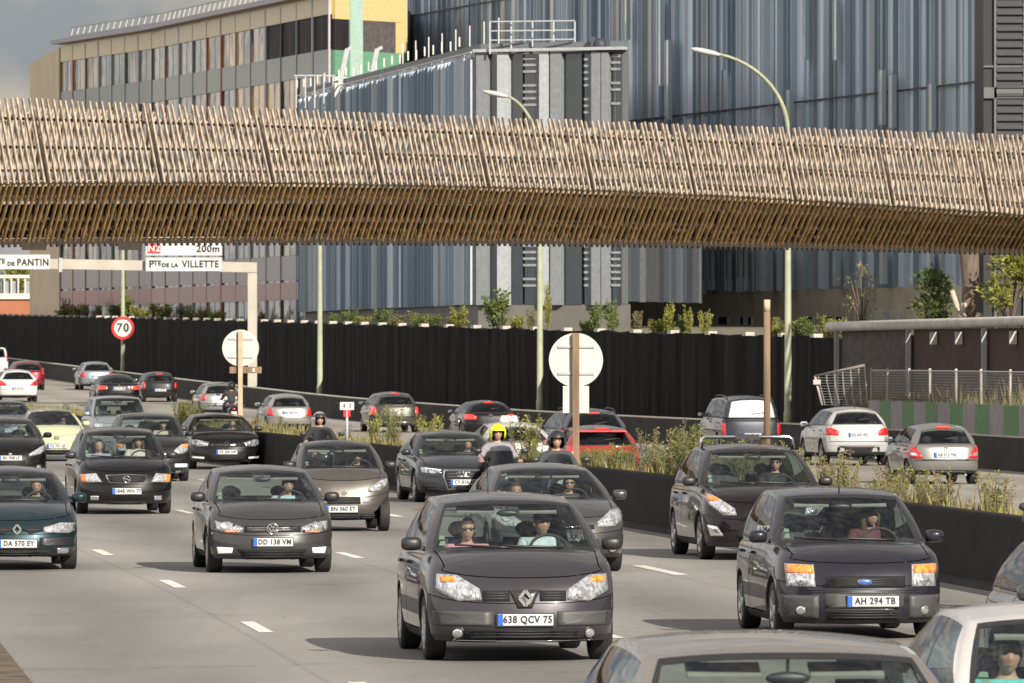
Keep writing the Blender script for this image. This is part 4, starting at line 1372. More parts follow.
# mesh fence along the mound, one panel of it leaning
def wire_material():
    m = bpy.data.materials.new('wire_mesh'); N, L = nodes_of(m)
    b = N['Principled BSDF']; b.inputs['Base Color'].default_value = (.3, .3, .29, 1); b.inputs['Roughness'].default_value = .6
    tr = N.new('ShaderNodeBsdfTransparent'); mx = N.new('ShaderNodeMixShader')
    tc = N.new('ShaderNodeTexCoord'); sp = N.new('ShaderNodeSeparateXYZ'); L.new(tc.outputs['Object'], sp.inputs[0])
    outs = []
    for i, per in ((1, .16), (2, .08)):
        q = N.new('ShaderNodeMath'); q.operation = 'DIVIDE'; q.inputs[1].default_value = per; L.new(sp.outputs[i], q.inputs[0])
        f = N.new('ShaderNodeMath'); f.operation = 'FRACT'; L.new(q.outputs[0], f.inputs[0])
        l = N.new('ShaderNodeMath'); l.operation = 'LESS_THAN'; l.inputs[1].default_value = .14; L.new(f.outputs[0], l.inputs[0]); outs.append(l)
    a = N.new('ShaderNodeMath'); a.operation = 'MAXIMUM'; L.new(outs[0].outputs[0], a.inputs[0]); L.new(outs[1].outputs[0], a.inputs[1])
    L.new(a.outputs[0], mx.inputs[0]); L.new(tr.outputs[0], mx.inputs[1]); L.new(b.outputs[0], mx.inputs[2]); L.new(mx.outputs[0], N['Material Output'].inputs[0])
    return m
M['wire'] = wire_material()
root = empty('mesh_fence', (0, 0, 0), 0, 'wire mesh fence on thin posts between the hoarding and the brown wall', 'fence')
FD = [222, 219.2, 215.4, 211.8, 207.4, 203.4, 199, 194.5, 190]
for D in FD:
    b = MB(); b.tube([(Xb(D)+1.0, D, 1.2), (Xb(D)+1.0, D, 2.62)], .035, 6); b.build('post', M['pale_conc'], root)
for a, c in zip(FD, FD[1:]):
    b = MB(); b.bar((Xb(a)+1.0, a, 1.98), (Xb(c)+1.0, c, 1.98), .006, 1.1); b.build('mesh_panel', M['wire'], root)
b = MB(); b.tube([(Xb(D)+1.0, D, 2.55) for D in FD], .02, 6); b.build('top_rail', M['greysteel'], root)
root = empty('leaning_fence_panel', (0, 0, 0), 0, 'fence panel with a pale frame tilted up at the end of the hoarding', 'fence')
q = [px2w(815, 376, 222), px2w(865, 365, 221), px2w(868, 405, 221), px2w(822, 405, 222)]
b = MB()
for i in range(3): b.tube([q[(i+3) % 4], q[(i+4) % 4]] if i else [q[3], q[0]], .035, 6)
b.tube([q[0], q[1]], .035, 6); b.build('frame', M['pale_conc'], root)
b = MB(); b.add(q, [(0, 1, 2, 3)]); b.build('mesh_panel', M['wire'], root)
b = MB(); p = px2w(817, 382, 221.9); b.box(p, (.22, .02, .14)); b.build('tag_plate', M['pale_conc'], root)

# ---------------------------------------------------------------- lamp posts
M['lamp_paint'] = pbr('lamp_post_paint', (.27, .285, .19), .55, noise=.15, nscale=2)
M['lamp_grey'] = pbr('lamp_head_grey', (.42, .42, .40), .4)
def lamp_post(px, D, H, reach, label):
    X = (px-CX)*D/FPX; z0 = rise(D)+.1
    root = empty('lamp_post', (X, D, z0), 0, label, 'lamp post', 'lamp posts along the far carriageway')
    h = H-z0
    b = MB(); b.tube([(0, 0, 0), (0, 0, 1.1), (0, 0, 1.12), (0, 0, h-2.6)], [.14, .135, .115, .075], 12)
    pts = [(-reach*(1-math.cos(R(a))), -.3*reach*(1-math.cos(R(a))), h-2.6+2.5*math.sin(R(a))) for a in range(0, 79, 6)]
    b.build('pole', M['lamp_paint'], root)
    a = MB(); a.tube(pts, [.075-.03*k/len(pts) for k in range(len(pts))], 10); a.build('arm', M['lamp_paint'], root)
    hd = MB(); rot = Matrix.Rotation(R(12), 3, 'Y'); e = Vector(pts[-1])
    hd.ellipsoid(e+Vector((-.42, -.1, .07)), (.50, .16, .10), 18, 10, fn=lambda d, p: rot @ p); hd.build('lamp_head', M['lamp_grey'], root)
    c = MB(); c.box((0, -.02, .05), (.4, .4, .08)); c.build('base_plate', M['dark_conc'], root)
    return root
lamp_post(788, 235, 12.55, 2.75, 'lamp post right of the wooden pole, its curved arm rising above the footbridge')
lamp_post(540, 271, 12.5, 1.5, 'lamp post just left of the large round sign, lamp head peeping over the footbridge')
lamp_post(320, 311, 11.6, 2, 'pale green lamp post between the gantry post and the black hatchback lane')
lamp_post(123, 394, 12.3, 2, 'farthest lamp post, carrying the round 70 speed limit sign')

# ---------------------------------------------------------------- signs
M['sign_white'] = pbr('sign_white', (.52, .52, .49), .45, noise=.05)
M['sign_red'] = pbr('sign_red', (.55, .025, .03), .45, noise=.08)
M['sign_back'] = pbr('sign_back_white', (.50, .49, .44), .5, noise=.08, nscale=2)
M['wood'] = pbr('brown_wood_post', (.19, .125, .075), .8, noise=.35, nscale=8, stretch=(1, 1, .1))
M['tan_post'] = pbr('tan_post', (.45, .33, .22), .7, noise=.2, nscale=5)
M['gantry'] = pbr('gantry_paint', (.37, .34, .29), .55, noise=.1, nscale=1.5)
p = px2w(123, 328, 393.4)
root = empty('speed_limit_sign', p, 0, 'round red and white 70 speed limit sign on the farthest lamp post', 'road sign')
b = MB(); b.lathe([(0, 0), (.60, 0), (.60, -.03), (0, -.03)], (0, -.1, 0), (0, 1, 0), 36, 0, False); b.build('red_disc', M['sign_red'], root)
b = MB(); b.lathe([(0, 0), (.455, 0), (.455, -.02), (0, -.02)], (0, -.135, 0), (0, 1, 0), 36, 0, False); b.build('white_disc', M['sign_white'], root)
put_text('lettering', '70', .62, (0, -.165, 0), root, M['ink'], 0, .004, bold=.012)
b = MB(); b.box((0, -.04, .2), (.12, .1, .06)); b.box((0, -.04, -.2), (.12, .1, .06)); b.build('bracket', M['greysteel'], root)

def back_sign(px, D, cy, r, ytop, square, post_m, label, brown=False, postw=.125):
    X = (px-CX)*D/FPX; s = FPX/D
    z0 = MH(D)-.1
    root = empty('road_sign', (X, D, z0), 0, label, 'road sign')
    ztop = CAMZ-(ytop-HY)/s; zc = CAMZ-(cy-HY)/s
    b = MB(); b.box((0, 0, (ztop-z0)/2), (postw, .10, ztop-z0)); b.build('post', post_m, root)
    rr = r/s
    b = MB(); b.lathe([(0, 0), (rr, 0), (rr, .03), (0, .03)], (0, .075, zc-z0), (0, 1, 0), 40, 0, False); b.build('disc', M['sign_back'], root)
    for dz in (-.45, .45):
        b = MB(); b.box((0, .06, zc-z0+dz*rr*1.1), (rr*1.35, .03, .05)); b.build('rail', M['greysteel'], root)
    if square:
        y0, y1, wd = square
        b = MB(); b.box((0, .085, CAMZ-((y0+y1)/2-HY)/s-z0), (wd/s, .03, (y1-y0)/s)); b.build('plate', M['sign_back'], root)
    if brown:
        b = MB(); b.box((5/s, .10, CAMZ-(370-HY)/s-z0), (32/s, .05, 6.5/s)); b.build('plate', M['wood'], root)
        b = MB(); b.box((13/s, .07, CAMZ-(370-HY)/s-z0), (2.5/s, .05, 4/s)); b.build('bracket', M['sign_back'], root)
back_sign(576, 140, 360, 27, 333, (386, 413, 26), M['wood'], 'large blank round sign back with a square plate below it on a brown post')
back_sign(240.5, 206, 348, 18.3, 331, None, M['tan_post'], 'smaller round white sign back on a tan post before the gantry leg', True, .12)
D = 122; X = (767-CX)*D/FPX
root = empty('wooden_pole', (X, D, .85), 0, 'bare brown wooden pole with a pale tip standing in the median', 'pole')
b = MB(); b.tube([(0, 0, 0), (0, 0, 2.85)], [.058, .054], 10); b.build('pole', M['wood'], root)
b = MB(); b.tube([(0, 0, 2.85), (0, 0, 3.05)], [.055, .053], 10); b.build('tip', M['tan_post'], root)
D = 172; p = px2w(347, 406, D)
root = empty('kilometre_marker', (p.x, D, MH(D)-.1), 0, 'small white marker plate on a red holder in the median weeds', 'marker')
zz = p.z-root.location.z
b = MB(); b.tube([(0, 0, 0), (0, 0, zz-.1)], .03, 8); b.build('post', M['greysteel'], root)
b = MB(); b.box((0, 0, zz), (.32, .03, .18)); b.build('plate', M['sign_white'], root)
b = MB(); b.box((0, .0, zz-.17), (.16, .05, .15)); b.build('holder', M['sign_red'], root)
put_text('lettering', '4 3', .15, (0, -.02, zz), root, M['ink'])
# overhead gantry and its three panels
D = 330; s = FPX/D
def W(px, py, d=D): return px2w(px, py, d)
root = empty('sign_gantry', (W(252, 380).x, D, rise(D)), 0, 'cream steel gantry reaching over the far lanes from a square post', 'gantry')
o0 = root.location
b = MB(); a, c = W(-60, 262)-o0, W(257, 267.5)-o0; b.bar(a, c, .46, .44); b.build('beam', M['gantry'], root)
b = MB(); a = W(252.5, 273)-o0; b.box((a.x, 0, a.z/2), (.40, .40, a.z)); b.build('post', M['gantry'], root)
b = MB(); b.box((a.x, 0, .06), (.8, .8, .1)); b.build('base_plate', M['gantry'], root)
b = MB(); e = W(61, 265)-o0; b.box((e.x, -.02, e.z), (.14, .56, .62)); b.build('joint', M['greysteel'], root)
def panel(px0, px1, py0, py1, label, texts, badge=None):
    a, c = W(px0, py1, D-.5), W(px1, py0, D-.5); cx_, cz = (a.x+c.x)/2, (a.z+c.z)/2
    r_ = empty('direction_sign', (cx_, D-.5, cz), 0, label, 'direction sign')
    b = MB(); b.box((0, 0, 0), (c.x-a.x, .06, c.z-a.z)); b.build('panel', M['sign_white'], r_)
    b = MB(); hx, hz = (c.x-a.x)/2, (c.z-a.z)/2
    for p0, p1 in (((-hx, hz), (hx, hz)), ((hx, hz), (hx, -hz)), ((hx, -hz), (-hx, -hz)), ((-hx, -hz), (-hx, hz))):
        b.bar((p0[0], -.036, p0[1]), (p1[0], -.036, p1[1]), .03, .02)
    b.build('border', M['greysteel'], r_)
    for t, size, px, py, al, xs in texts:
        q = W(px, py, D-.5); put_text('lettering', t, size, (q.x-cx_, -.045, q.z-cz), r_, M['ink'], 0, .004, al, xs, .012)
    if badge:
        q = W(badge[1], badge[2], D-.5); bb = MB(); bb.box((q.x-cx_, -.04, q.z-cz), (.56, .03, .42)); h = bb.build('route_badge', M['sign_red'], r_)
        put_text('lettering', badge[0], .40, (q.x-cx_, -.06, q.z-cz), h, M['sign_white'], 0, .004, 'CENTER', 1.0, .01)
    for dx in (-.3, .3):
        bb = MB(); bb.box(((c.x-a.x)*dx, .15, 0), (.1, .25, (c.z-a.z)*.8)); bb.build('bracket', M['greysteel'], r_)
panel(146, 222, 228, 255.3, 'upper white panel with red N2 badge and 200m, half behind the footbridge edge', [('200m', .42, 208, 249, 'CENTER', 1.0)], ('N2', 154, 248.5))
panel(146, 222, 257.3, 271, 'lower white panel reading Porte de la Villette on the gantry', [('P', .44, 151.5, 264.3, 'CENTER', 1.0), ('TE', .30, 157.5, 263.2, 'CENTER', .9), ('DE LA', .24, 170, 265.4, 'CENTER', 1.0), ('VILLETTE', .42, 200.5, 264.3, 'CENTER', .86)])
panel(-46, 50, 254.5, 269, 'white panel reading Porte de Pantin at the left edge', [('P', .44, -14, 262.6, 'CENTER', 1.0), ('TE', .30, 1.5, 261.3, 'CENTER', .9), ('DE', .24, 11, 264, 'CENTER', 1.0), ('PANTIN', .42, 33, 262.6, 'CENTER', .86)])

# ---------------------------------------------------------------- timber-clad footbridge
U = Vector((1, .764, 0)).normalized(); NV = Vector((.764, -1, 0)).normalized()
def quad(a, b, c):
    def f(px):
        t = px/512
        return a*(t-1)*(t-2)/2 - b*t*(t-2) + c*t*(t-1)/2
    return f
YT, YK, YB = quad(97, 117.5, 134.5), quad(182.5, 186.5, 214), quad(241, 239.5, 249)
def bp(X):
    D = 200+.764*(X+13.65); s = FPX/D; px = min(max(CX+X*s, -260), 1300)
    return D, [CAMZ+(HY-f(px))/s for f in (YT, YK, YB)]
def pt(X, wv, z): 
    D, _ = bp(X); q = Vector((X, D, 0))+NV*wv; return Vector((q.x, q.y, z))
M['wood_up'] = pbr('pale_timber', (.345, .283, .222), .8, noise=.42, nscale=5, coord='Object')  # paler, greyer timber than the lower slats
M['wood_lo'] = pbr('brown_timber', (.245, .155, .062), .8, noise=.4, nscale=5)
M['wood_dk'] = pbr('dark_timber', (.028, .02, .013), .85, noise=.3, nscale=5)
root = empty('footbridge', (0, 0, 0), 0, 'long footbridge clad in slanting timber slats crossing above the motorway', 'footbridge')
rnd = random.Random(4)
up, lo, inn, lin, bk, dk = MB(), MB(), MB(), MB(), MB(), MB()
X0, X1, st = -27.0, 31.0, .155
n = int((X1-X0)/st)
for i in range(n):
    X = X0+i*st; j = lambda a: rnd.uniform(-a, a)
    D, (zt, zk, zb) = bp(X)
    joint = i % 19
    if joint == 18:
        dk = MB(); dk.bar(pt(X+.05, -.08, zk), pt(X-.19, -.40, zt-.25), .075, .06, up=NV); dk.build('joint_post', M['wood_dk'], root)
    a = pt(X+.05, 0.02, zk-.03+j(.01)); c = pt(X-.15+j(.03), -.35+j(.03), bp(X-.36)[1][0]+j(.025))
    up.bar(a, c, .046, .08, up=NV)
    c2 = pt(X+.30+j(.03), -1.30, bp(X+.30)[1][2]+j(.03)); a2 = pt(X+.06, .0, zk+.02)
    lo.bar(a2, c2, .055, .075, up=NV)
    if rnd.random() < .93:
        a = pt(X-.2+j(.03), -.50, zk+.05); c = pt(X+.02+j(.04), -.70, zk+(zt-zk)*(.82+j(.04))); inn.bar(a, c, .06, .05, up=NV)
    a = pt(X-.05+j(.04), -.35, zk-.05); c = pt(X+.45+j(.05), -1.55, zb+.10); lin.bar(a, c, .04, .04, up=NV)
    if i % 1 == 0:
        a = pt(X+.0, -4.3, zk-.2); c = pt(X+.36+j(.03), -3.95, zt-.05+j(.03)); bk.bar(a, c, .062, .085, up=NV)
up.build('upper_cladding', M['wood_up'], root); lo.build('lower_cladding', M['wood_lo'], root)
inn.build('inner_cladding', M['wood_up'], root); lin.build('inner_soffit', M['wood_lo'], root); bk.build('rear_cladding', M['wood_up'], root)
def along(name, wv, zf, wd, ht, mat, x0=X0, x1=X1):
    b = MB(); xs = [x0+(x1-x0)*k/29 for k in range(30)]
    for a, c in zip(xs, xs[1:]):
        b.bar(pt(a, wv, zf(*bp(a)[1])), pt(c+.01, wv, zf(*bp(c)[1])), wd, ht)
    return b.build(name, mat, root)
for f_ in (.14, .42, .76): along('rail', -.30-.2*f_, lambda t, k, b, f_=f_: k+(t-k)*f_, .06, .08, M['wood_dk'])
for f_ in (.3, .62): along('lower_rail', -1.3*f_-.12, lambda t, k, b, f_=f_: k+(b-k)*f_, .06, .07, M['wood_dk'])
along('knee_beam', -.10, lambda t, k, b: k-.02, .1, .08, M['wood_dk'])
along('deck', -2.6, lambda t, k, b: k-.25, 3.0, .3, M['wood_dk'])
along('girder', -3.0, lambda t, k, b: b+.55, 1.8, .9, M['wood_dk'])
along('edge_beam', -1.42, lambda t, k, b: b-.02, .22, .16, M['wood_dk'])
along('handrail', -.75, lambda t, k, b: k+(t-k)*.80, .07, .06, M['wood_up'])
b = MB()
for i in range(0, n, 1):
    X = X0+i*st; D, (zt, zk, zb) = bp(X+.30); b.bar(pt(X+.30, -1.32, zb+.02), pt(X+.34, -1.34, zb-.16), .06, .07, up=NV)
b.build('slat_ends', M['wood_dk'], root)
for pxx in (34, 62, 130):
    b = MB(); p = px2w(pxx if pxx != 62 else 66, 246.5, 201); b.box(p, (.62, .5, .18)); 
    if pxx != 62: b.build('underside_lamp', M['wood_dk'], root)
# ---------------------------------------------------------------- buildings
rnd = random.Random(11)
def blue_metal(name, col, rough=.45, metal=.05): return pbr(name, col, rough, metal, noise=.12, nscale=.6, stretch=(1, 1, .15))
FIN = [blue_metal('cladding_dark', (.25, .32, .39)), blue_metal('cladding_mid', (.41, .49, .57)), blue_metal('cladding_light', (.60, .67, .73)), blue_metal('cladding_grey', (.44, .44, .43)),
       pbr('joint_dark', (.03, .035, .045), .6), pbr('cladding_pale', (.36, .385, .40), .45)]
M['podium'] = pbr('podium_panels', (.50, .44, .35), .7, noise=.12, nscale=.8)
M['wing_base'] = pbr('wing_base', (.13, .125, .115), .8, noise=.15, nscale=.8)
M['bright_win'] = pbr('pale_window', (.70, .70, .60), .3, noise=.25, nscale=1.4, coat=1)
M['dark_win'] = pbr('dark_window', (.012, .016, .018), .08, noise=.4, nscale=.8, coat=1, spec=.8)
M['blind'] = pbr('window_blind', (.24, .26, .27), .6, noise=.2)
def facade_strips(root, name, A, B, z0, z1, wmin, wmax, depth, jl=(), pal=None, offs=(0, .06, .12, .22)):
    """vertical metal strips of uneven width and depth with a thin fin at each edge"""
    A = Vector((A[0], A[1], 0)); B = Vector((B[0], B[1], 0)); t = (B-A).normalized(); Lg = (B-A).length
    nv = Vector((t.y, -t.x, 0))
    if nv.y > 0: nv = -nv
    b = MB(); d = 0
    while d < Lg:
        wd = rnd.uniform(wmin, wmax); e = min(Lg, d+wd); off = rnd.choice(offs)
        q = A+t*(d+e)/2+nv*(off/2)
        rot = Matrix.Rotation(math.atan2(t.y, t.x), 3, 'Z')
        mi = rnd.choices([0, 1, 2, 3, 5], [.22, .38, .2, .15, .05])[0]
        b.box((q.x, q.y, (z0+z1)/2), (e-d-.02, .2+off, z1-z0), mi, rot=rot)
        if rnd.random() < .8:
            f = A+t*e+nv*(.1+depth/2)
            b.box((f.x, f.y, (z0+z1)/2-.1), (.07, depth, z1-z0-.15), rnd.choices([0, 1, 2, 5], [.35, .35, .2, .1])[0], rot=rot)
        d = e
    for z in jl:
        q = (A+B)/2+nv*.36; b.box((q.x, q.y, z), (Lg, .05, .09), 4, rot=rot)
    return b.build(name, pal or FIN, root)

# tall office block
A = (px2w(396, 0, 421).x, 421); B = (px2w(990, 0, 318).x, 318)
root = empty('office_block', (0, 0, 0), 0, 'tall office block faced in vertical blue grey metal strips and fins', 'building')
def on_line(A, B, px, off=0):
    k = (px-CX)/FPX; dx, dy = B[0]-A[0], B[1]-A[1]
    u = (A[0]-k*A[1])/(k*dy-dx)
    t = Vector((dx, dy, 0)).normalized(); nv = Vector((t.y, -t.x, 0))
    if nv.y > 0: nv = -nv
    return Vector((A[0]+u*dx, A[1]+u*dy, 0))+nv*off, math.atan2(dy, dx)
facade_strips(root, 'cladding', A, B, 6.0, 29.5, .45, 1.0, .28, (14.6, 21.8))
b = MB(); mid = ((A[0]+B[0])/2, (A[1]+B[1])/2); ang = math.atan2(B[1]-A[1], B[0]-A[0]); Lg = math.hypot(B[0]-A[0], B[1]-A[1])
nb = Vector((-math.sin(ang), math.cos(ang), 0))
if nb.y < 0: nb = -nb
rot = Matrix.Rotation(ang, 3, 'Z')
b.box((mid[0]+nb.x*9, mid[1]+nb.y*9, 17), (Lg, 17.8, 25), 0, rot=rot); b.build('core', [FIN[0]], root)
b = MB(); q = Vector((mid[0], mid[1], 0))-nb*.05; b.box((q.x, q.y, 3.0), (Lg, .5, 5.98), 0, rot=rot); b.build('podium', [M['podium']], root)
def window(root, px, py0, py1, wpx, mat, A=A, B=B, off=.68, frame=True, name='window'):
    q, an = on_line(A, B, px, off); s = FPX/q.y
    z0, z1 = CAMZ+(HY-py1)/s, CAMZ+(HY-py0)/s; wd = wpx/s/max(.15, abs(math.cos(an)+0*1))
    rr = Matrix.Rotation(an, 3, 'Z'); b = MB()
    b.box((q.x, q.y, (z0+z1)/2), (wd, .12, z1-z0), 0, rot=rr)
    if frame: 
        t = Vector((math.cos(an), math.sin(an), 0))
        for k in (-1, 1):
            f = q+t*k*(wd/2+.03); b.box((f.x, f.y, (z0+z1)/2), (.06, .2, z1-z0), 1, rot=rr)
    o = b.build(name, [mat, FIN[1]], root); return o
for px, a, c in ((674, 0, 86), (682, 40, 120), (804, 90, 125), (897, 70, 125), (907, 75, 128), (947, 84, 130), (820, -10, 60), (737, -10, 70), (851, 0, 60), (640, 0, 40)): window(root, px, a, c, 2.6 if a >= 0 else 1.6, M['bright_win'])
for px, a, c in ((697, 245, 298), (716, 245, 294), (725, 245, 290), (742, 245, 291), (758, 245, 291), (783, 245, 290), (803, 248, 288), (851, 250, 286), (898, 250, 284), (945, 252, 282)): window(root, px, a, c, 2.8, M['bright_win'])
for px, wd in ((730, 9), (749, 4), (757, 4), (779, 4), (815, 9), (836, 8), (846, 7)): window(root, px, 317, 334, wd, M['dark_win'], off=.3)
for px, wd in ((868, 10), (886, 12), (903, 8)): window(root, px, 311, 323, wd, M['bright_win'], off=.3)
b = MB(); q0, an = on_line(A, B, 722, .9); q1, _ = on_line(A, B, 768, .9)
for z in (8.2, 8.7, 9.2): b.bar((q0.x, q0.y, z), (q1.x, q1.y, z), .05)
for k in range(9):
    q = q0.lerp(q1, k/8); b.bar((q.x, q.y, 6.6), (q.x, q.y, 9.2), .05)
b.build('balcony_rail', [FIN[4]], root)

# lower wing in front of it
A2 = (px2w(303, 0, 380).x, 380); B2 = (px2w(478, 0, 325).x, 325); C2 = (px2w(628, 0, 322).x, 322)
root = empty('office_wing', (0, 0, 0), 0, 'lower grey wing with a finned side and a flat end of tall windows', 'building')
facade_strips(root, 'cladding', A2, B2, 5.2, 16.1, .6, 1.2, .24, (), None, (0, .03, .06))
b = MB(); t = Vector((B2[0]-A2[0], B2[1]-A2[1], 0)).normalized(); nv = Vector((t.y, -t.x, 0)); nv = nv if nv.y < 0 else -nv
d = 0
while d < 55:
    q = Vector((A2[0], A2[1], 0))+t*d+nv*.3; b.box((q.x, q.y, 16.6+rnd.uniform(0, .15)), (.06, .06, .42), 0, rot=Matrix.Rotation(math.atan2(t.y, t.x), 3, 'Z')); d += 2.5
b.bar((A2[0]+nv.x*.3, A2[1]+nv.y*.3, 16.12), (B2[0]+nv.x*.3, B2[1]+nv.y*.3, 16.12), .06)
for d in range(26, 55, 4):
    q = Vector((A2[0], A2[1], 0))+t*d-nv*1.2; b.box((q.x, q.y, 16.9), (.05, .05, 1.6), 0)
b.build('parapet_fins', [M['sign_back']], root)
b = MB(); P = [(A2[0], A2[1]), (B2[0], B2[1]), (C2[0], C2[1]), (C2[0]+.5, 352), (A2[0]+10, 392)]
b.prism([(P[0][0]+.12, P[0][1]), (P[1][0]+.12, P[1][1]+.3)]+P[2:], 5.2, 16.5, 0, 'xy'); b.build('core', [pbr('wing_wall', (.13, .14, .15), .6, noise=.08, nscale=.5)], root)
b = MB(); b.prism([(A2[0]+.1, A2[1]), (B2[0], B2[1]-.15), (C2[0]+.1, C2[1]-.15), (C2[0]+.6, 352), (A2[0]+10, 392)], 0, 5.18, 0, 'xy'); b.build('base', [M['wing_base']], root)
def wwin(px0, px1, py0, py1, mat, name='window', off=.08, th=.1):
    a, c = on_line(B2, C2, px0, off)[0], on_line(B2, C2, px1, off)[0]; s = FPX/a.y
    z0, z1 = CAMZ+(HY-py1)/s, CAMZ+(HY-py0)/s; b = MB()
    b.bar((a.x, a.y, (z0+z1)/2), (c.x, c.y, (z0+z1)/2), th, z1-z0); return b.build(name, [mat], root)
for x0, x1 in ((492, 500), (513, 524), (526, 541), (566, 583), (586, 594), (613, 622)):
    wwin(x0, x1, 54, 305, M['dark_win'])
for x0, x1 in ((480, 491), (501, 512), (543, 552), (554, 565), (595, 604), (605, 612)): wwin(x0, x1, 52, 305, FIN[5] if x0 in (501, 543) else pbr('pale_mullion', (.19, .205, .22), .5), 'pilaster', .2, .4)
for x0, x1 in ((525, 541), (586, 594), (613, 622)):
    a, c = on_line(B2, C2, x0, .18)[0], on_line(B2, C2, x1, .18)[0]; b = MB(); b.bar(((a.x+c.x)/2, a.y, 6), ((a.x+c.x)/2, a.y, 15.9), .05)
    z = 6
    while z < 16: 
        if not 10.6 < z < 13.2: b.bar((a.x, a.y, z), (c.x, c.y, z), .06, .1)
        z += .28 if rnd.random() < .8 else .6
    b.build('louvre', [M['blind']], root)
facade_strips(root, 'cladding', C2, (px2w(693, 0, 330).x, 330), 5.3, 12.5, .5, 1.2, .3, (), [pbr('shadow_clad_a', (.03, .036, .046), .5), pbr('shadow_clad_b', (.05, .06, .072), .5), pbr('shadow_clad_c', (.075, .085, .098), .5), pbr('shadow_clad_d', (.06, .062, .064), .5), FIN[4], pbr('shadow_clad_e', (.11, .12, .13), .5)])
wwin(478, 628, 49.5, 52.5, FIN[5], 'roof_edge', .3, .5)
b = MB()
for z in (16.6, 17.0, 17.4): b.bar((px2w(490, 0, 324).x, 324, z), (px2w(575, 0, 323).x, 323, z), .05)
for k in range(5): xx = 490+85*k/4; b.bar((px2w(xx, 0, 324).x, 324, 16), (px2w(xx, 0, 324).x, 324, 17.4), .06)
b.build('roof_railing', [FIN[5]], root)
b = MB(); p = px2w(600, 45, 322.5); b.ellipsoid(p, (.32, .3, .3), 12, 8); b.box(p+Vector((-.3, 0, .1)), (.2, .2, .5)); b.box(p+Vector((.35, 0, .0)), (.15, .2, .5)); b.build('roof_unit', [FIN[4]], root)
for px in (336, 366):
    root2 = empty('roof_davit', px2w(px, 88, 366), 0, 'slanting steel roof davit, %s of the pair above the finned wing' % ('left' if px == 336 else 'right'), 'roof davit', 'roof davits')
    b = MB(); b.bar((0, 0, -.8), (.55, 0, 1.9), .22, .22); b.bar((.45, 0, 1.8), (.8, 0, 2.0), .16); b.build('arm', [M['greysteel']], root2)
    b = MB(); b.bar((0, 0, -.8), (.9, 0, -.6), .3, .4); b.build('base', [M['sign_back']], root2)
root2 = empty('roof_plant', px2w(362, 84, 367), 0, 'white roof plant housing behind the finned wing parapet', 'roof plant')
b = MB(); b.box((0, 0, -.9), (2.6, 3, 1.8)); b.build('housing', [M['sign_back']], root2)
b = MB()
for k in range(6): b.bar((-3.2+k*.45, -.5, -1.2), (-3.2+k*.45, -.5, .4), .06)
b.bar((-3.3, -.5, .4), (-.9, -.5, .4), .06); b.build('railing', [FIN[5]], root2)

# dark louvred tower at the right edge
root = empty('louvred_tower', (px2w(1010, 0, 312).x, 312, 0), 0, 'narrow black tower with grey horizontal louvres at the right edge', 'building')
b = MB(); b.box((.9, 3, 15), (4.0, 6, 30)); b.build('core', [pbr('tower_black', (.012, .012, .013), .6)], root)
b = MB(); b.box((0, -.05, 17.5), (1.1, .06, 23))
z = 6
while z < 29: b.box((.0, -.12, z), (1.1, .2, .13)); z += .34
b.build('louvre', [pbr('louvre_grey', (.035, .036, .04), .5)], root)
b = MB()
for z in (9, 10, 13.8, 15.0, 18.6, 22, 23): b.box((.6, -.06, z), (3.4, .1, .08))
for z in (13.9,): b.box((.6, -.1, z), (3.4, .12, .45))
for x in (-.62, .6): b.box((x, -.1, 15), (.1, .12, 29))
b.build('frame', [pbr('tower_frame', (.10, .10, .105), .5)], root)

# coloured glass block on the left
root = empty('glass_block', (0, 0, 0), 0, 'long bent office block of tinted glass bands in olive, grey and rust', 'building')
PL = [(-31.3, 489), (-27.6, 461), (-21.0, 441), (-9.5, 396)]
HB = 22.0
def striped(name, c1, c2, per=1.3, rough=.12, coat=.4):  # window glass with reflected stripes painted into its base colour
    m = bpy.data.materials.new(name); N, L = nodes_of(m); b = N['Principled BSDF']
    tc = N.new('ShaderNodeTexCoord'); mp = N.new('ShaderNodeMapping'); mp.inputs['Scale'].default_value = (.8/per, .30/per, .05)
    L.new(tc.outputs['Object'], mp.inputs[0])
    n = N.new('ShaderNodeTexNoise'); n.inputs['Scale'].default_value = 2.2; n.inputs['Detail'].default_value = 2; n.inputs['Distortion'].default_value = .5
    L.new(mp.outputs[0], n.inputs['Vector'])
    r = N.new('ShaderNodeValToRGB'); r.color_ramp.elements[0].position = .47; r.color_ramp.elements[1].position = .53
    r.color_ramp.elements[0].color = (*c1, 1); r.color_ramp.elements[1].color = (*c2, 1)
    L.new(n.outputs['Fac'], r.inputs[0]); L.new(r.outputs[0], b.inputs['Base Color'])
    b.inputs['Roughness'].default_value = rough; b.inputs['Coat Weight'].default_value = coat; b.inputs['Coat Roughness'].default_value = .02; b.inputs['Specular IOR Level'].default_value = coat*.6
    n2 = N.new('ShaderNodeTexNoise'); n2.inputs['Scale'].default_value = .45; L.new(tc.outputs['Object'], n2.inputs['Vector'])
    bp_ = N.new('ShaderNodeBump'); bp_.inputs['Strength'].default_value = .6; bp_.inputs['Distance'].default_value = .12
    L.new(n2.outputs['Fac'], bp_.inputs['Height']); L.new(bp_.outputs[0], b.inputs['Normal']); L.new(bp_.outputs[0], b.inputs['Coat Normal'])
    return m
WM = [striped('painted_reflection_beige', (.03, .027, .02), (.46, .36, .18)), striped('painted_reflection_green', (.06, .085, .07), (.20, .245, .20)), striped('painted_reflection_grey', (.03, .032, .032), (.30, .30, .25)),
      striped('streaked_glass_dark', (.012, .011, .012), (.024, .022, .022), 1.3, .5, .05), striped('painted_reflection_ochre', (.05, .035, .02), (.55, .36, .10))]
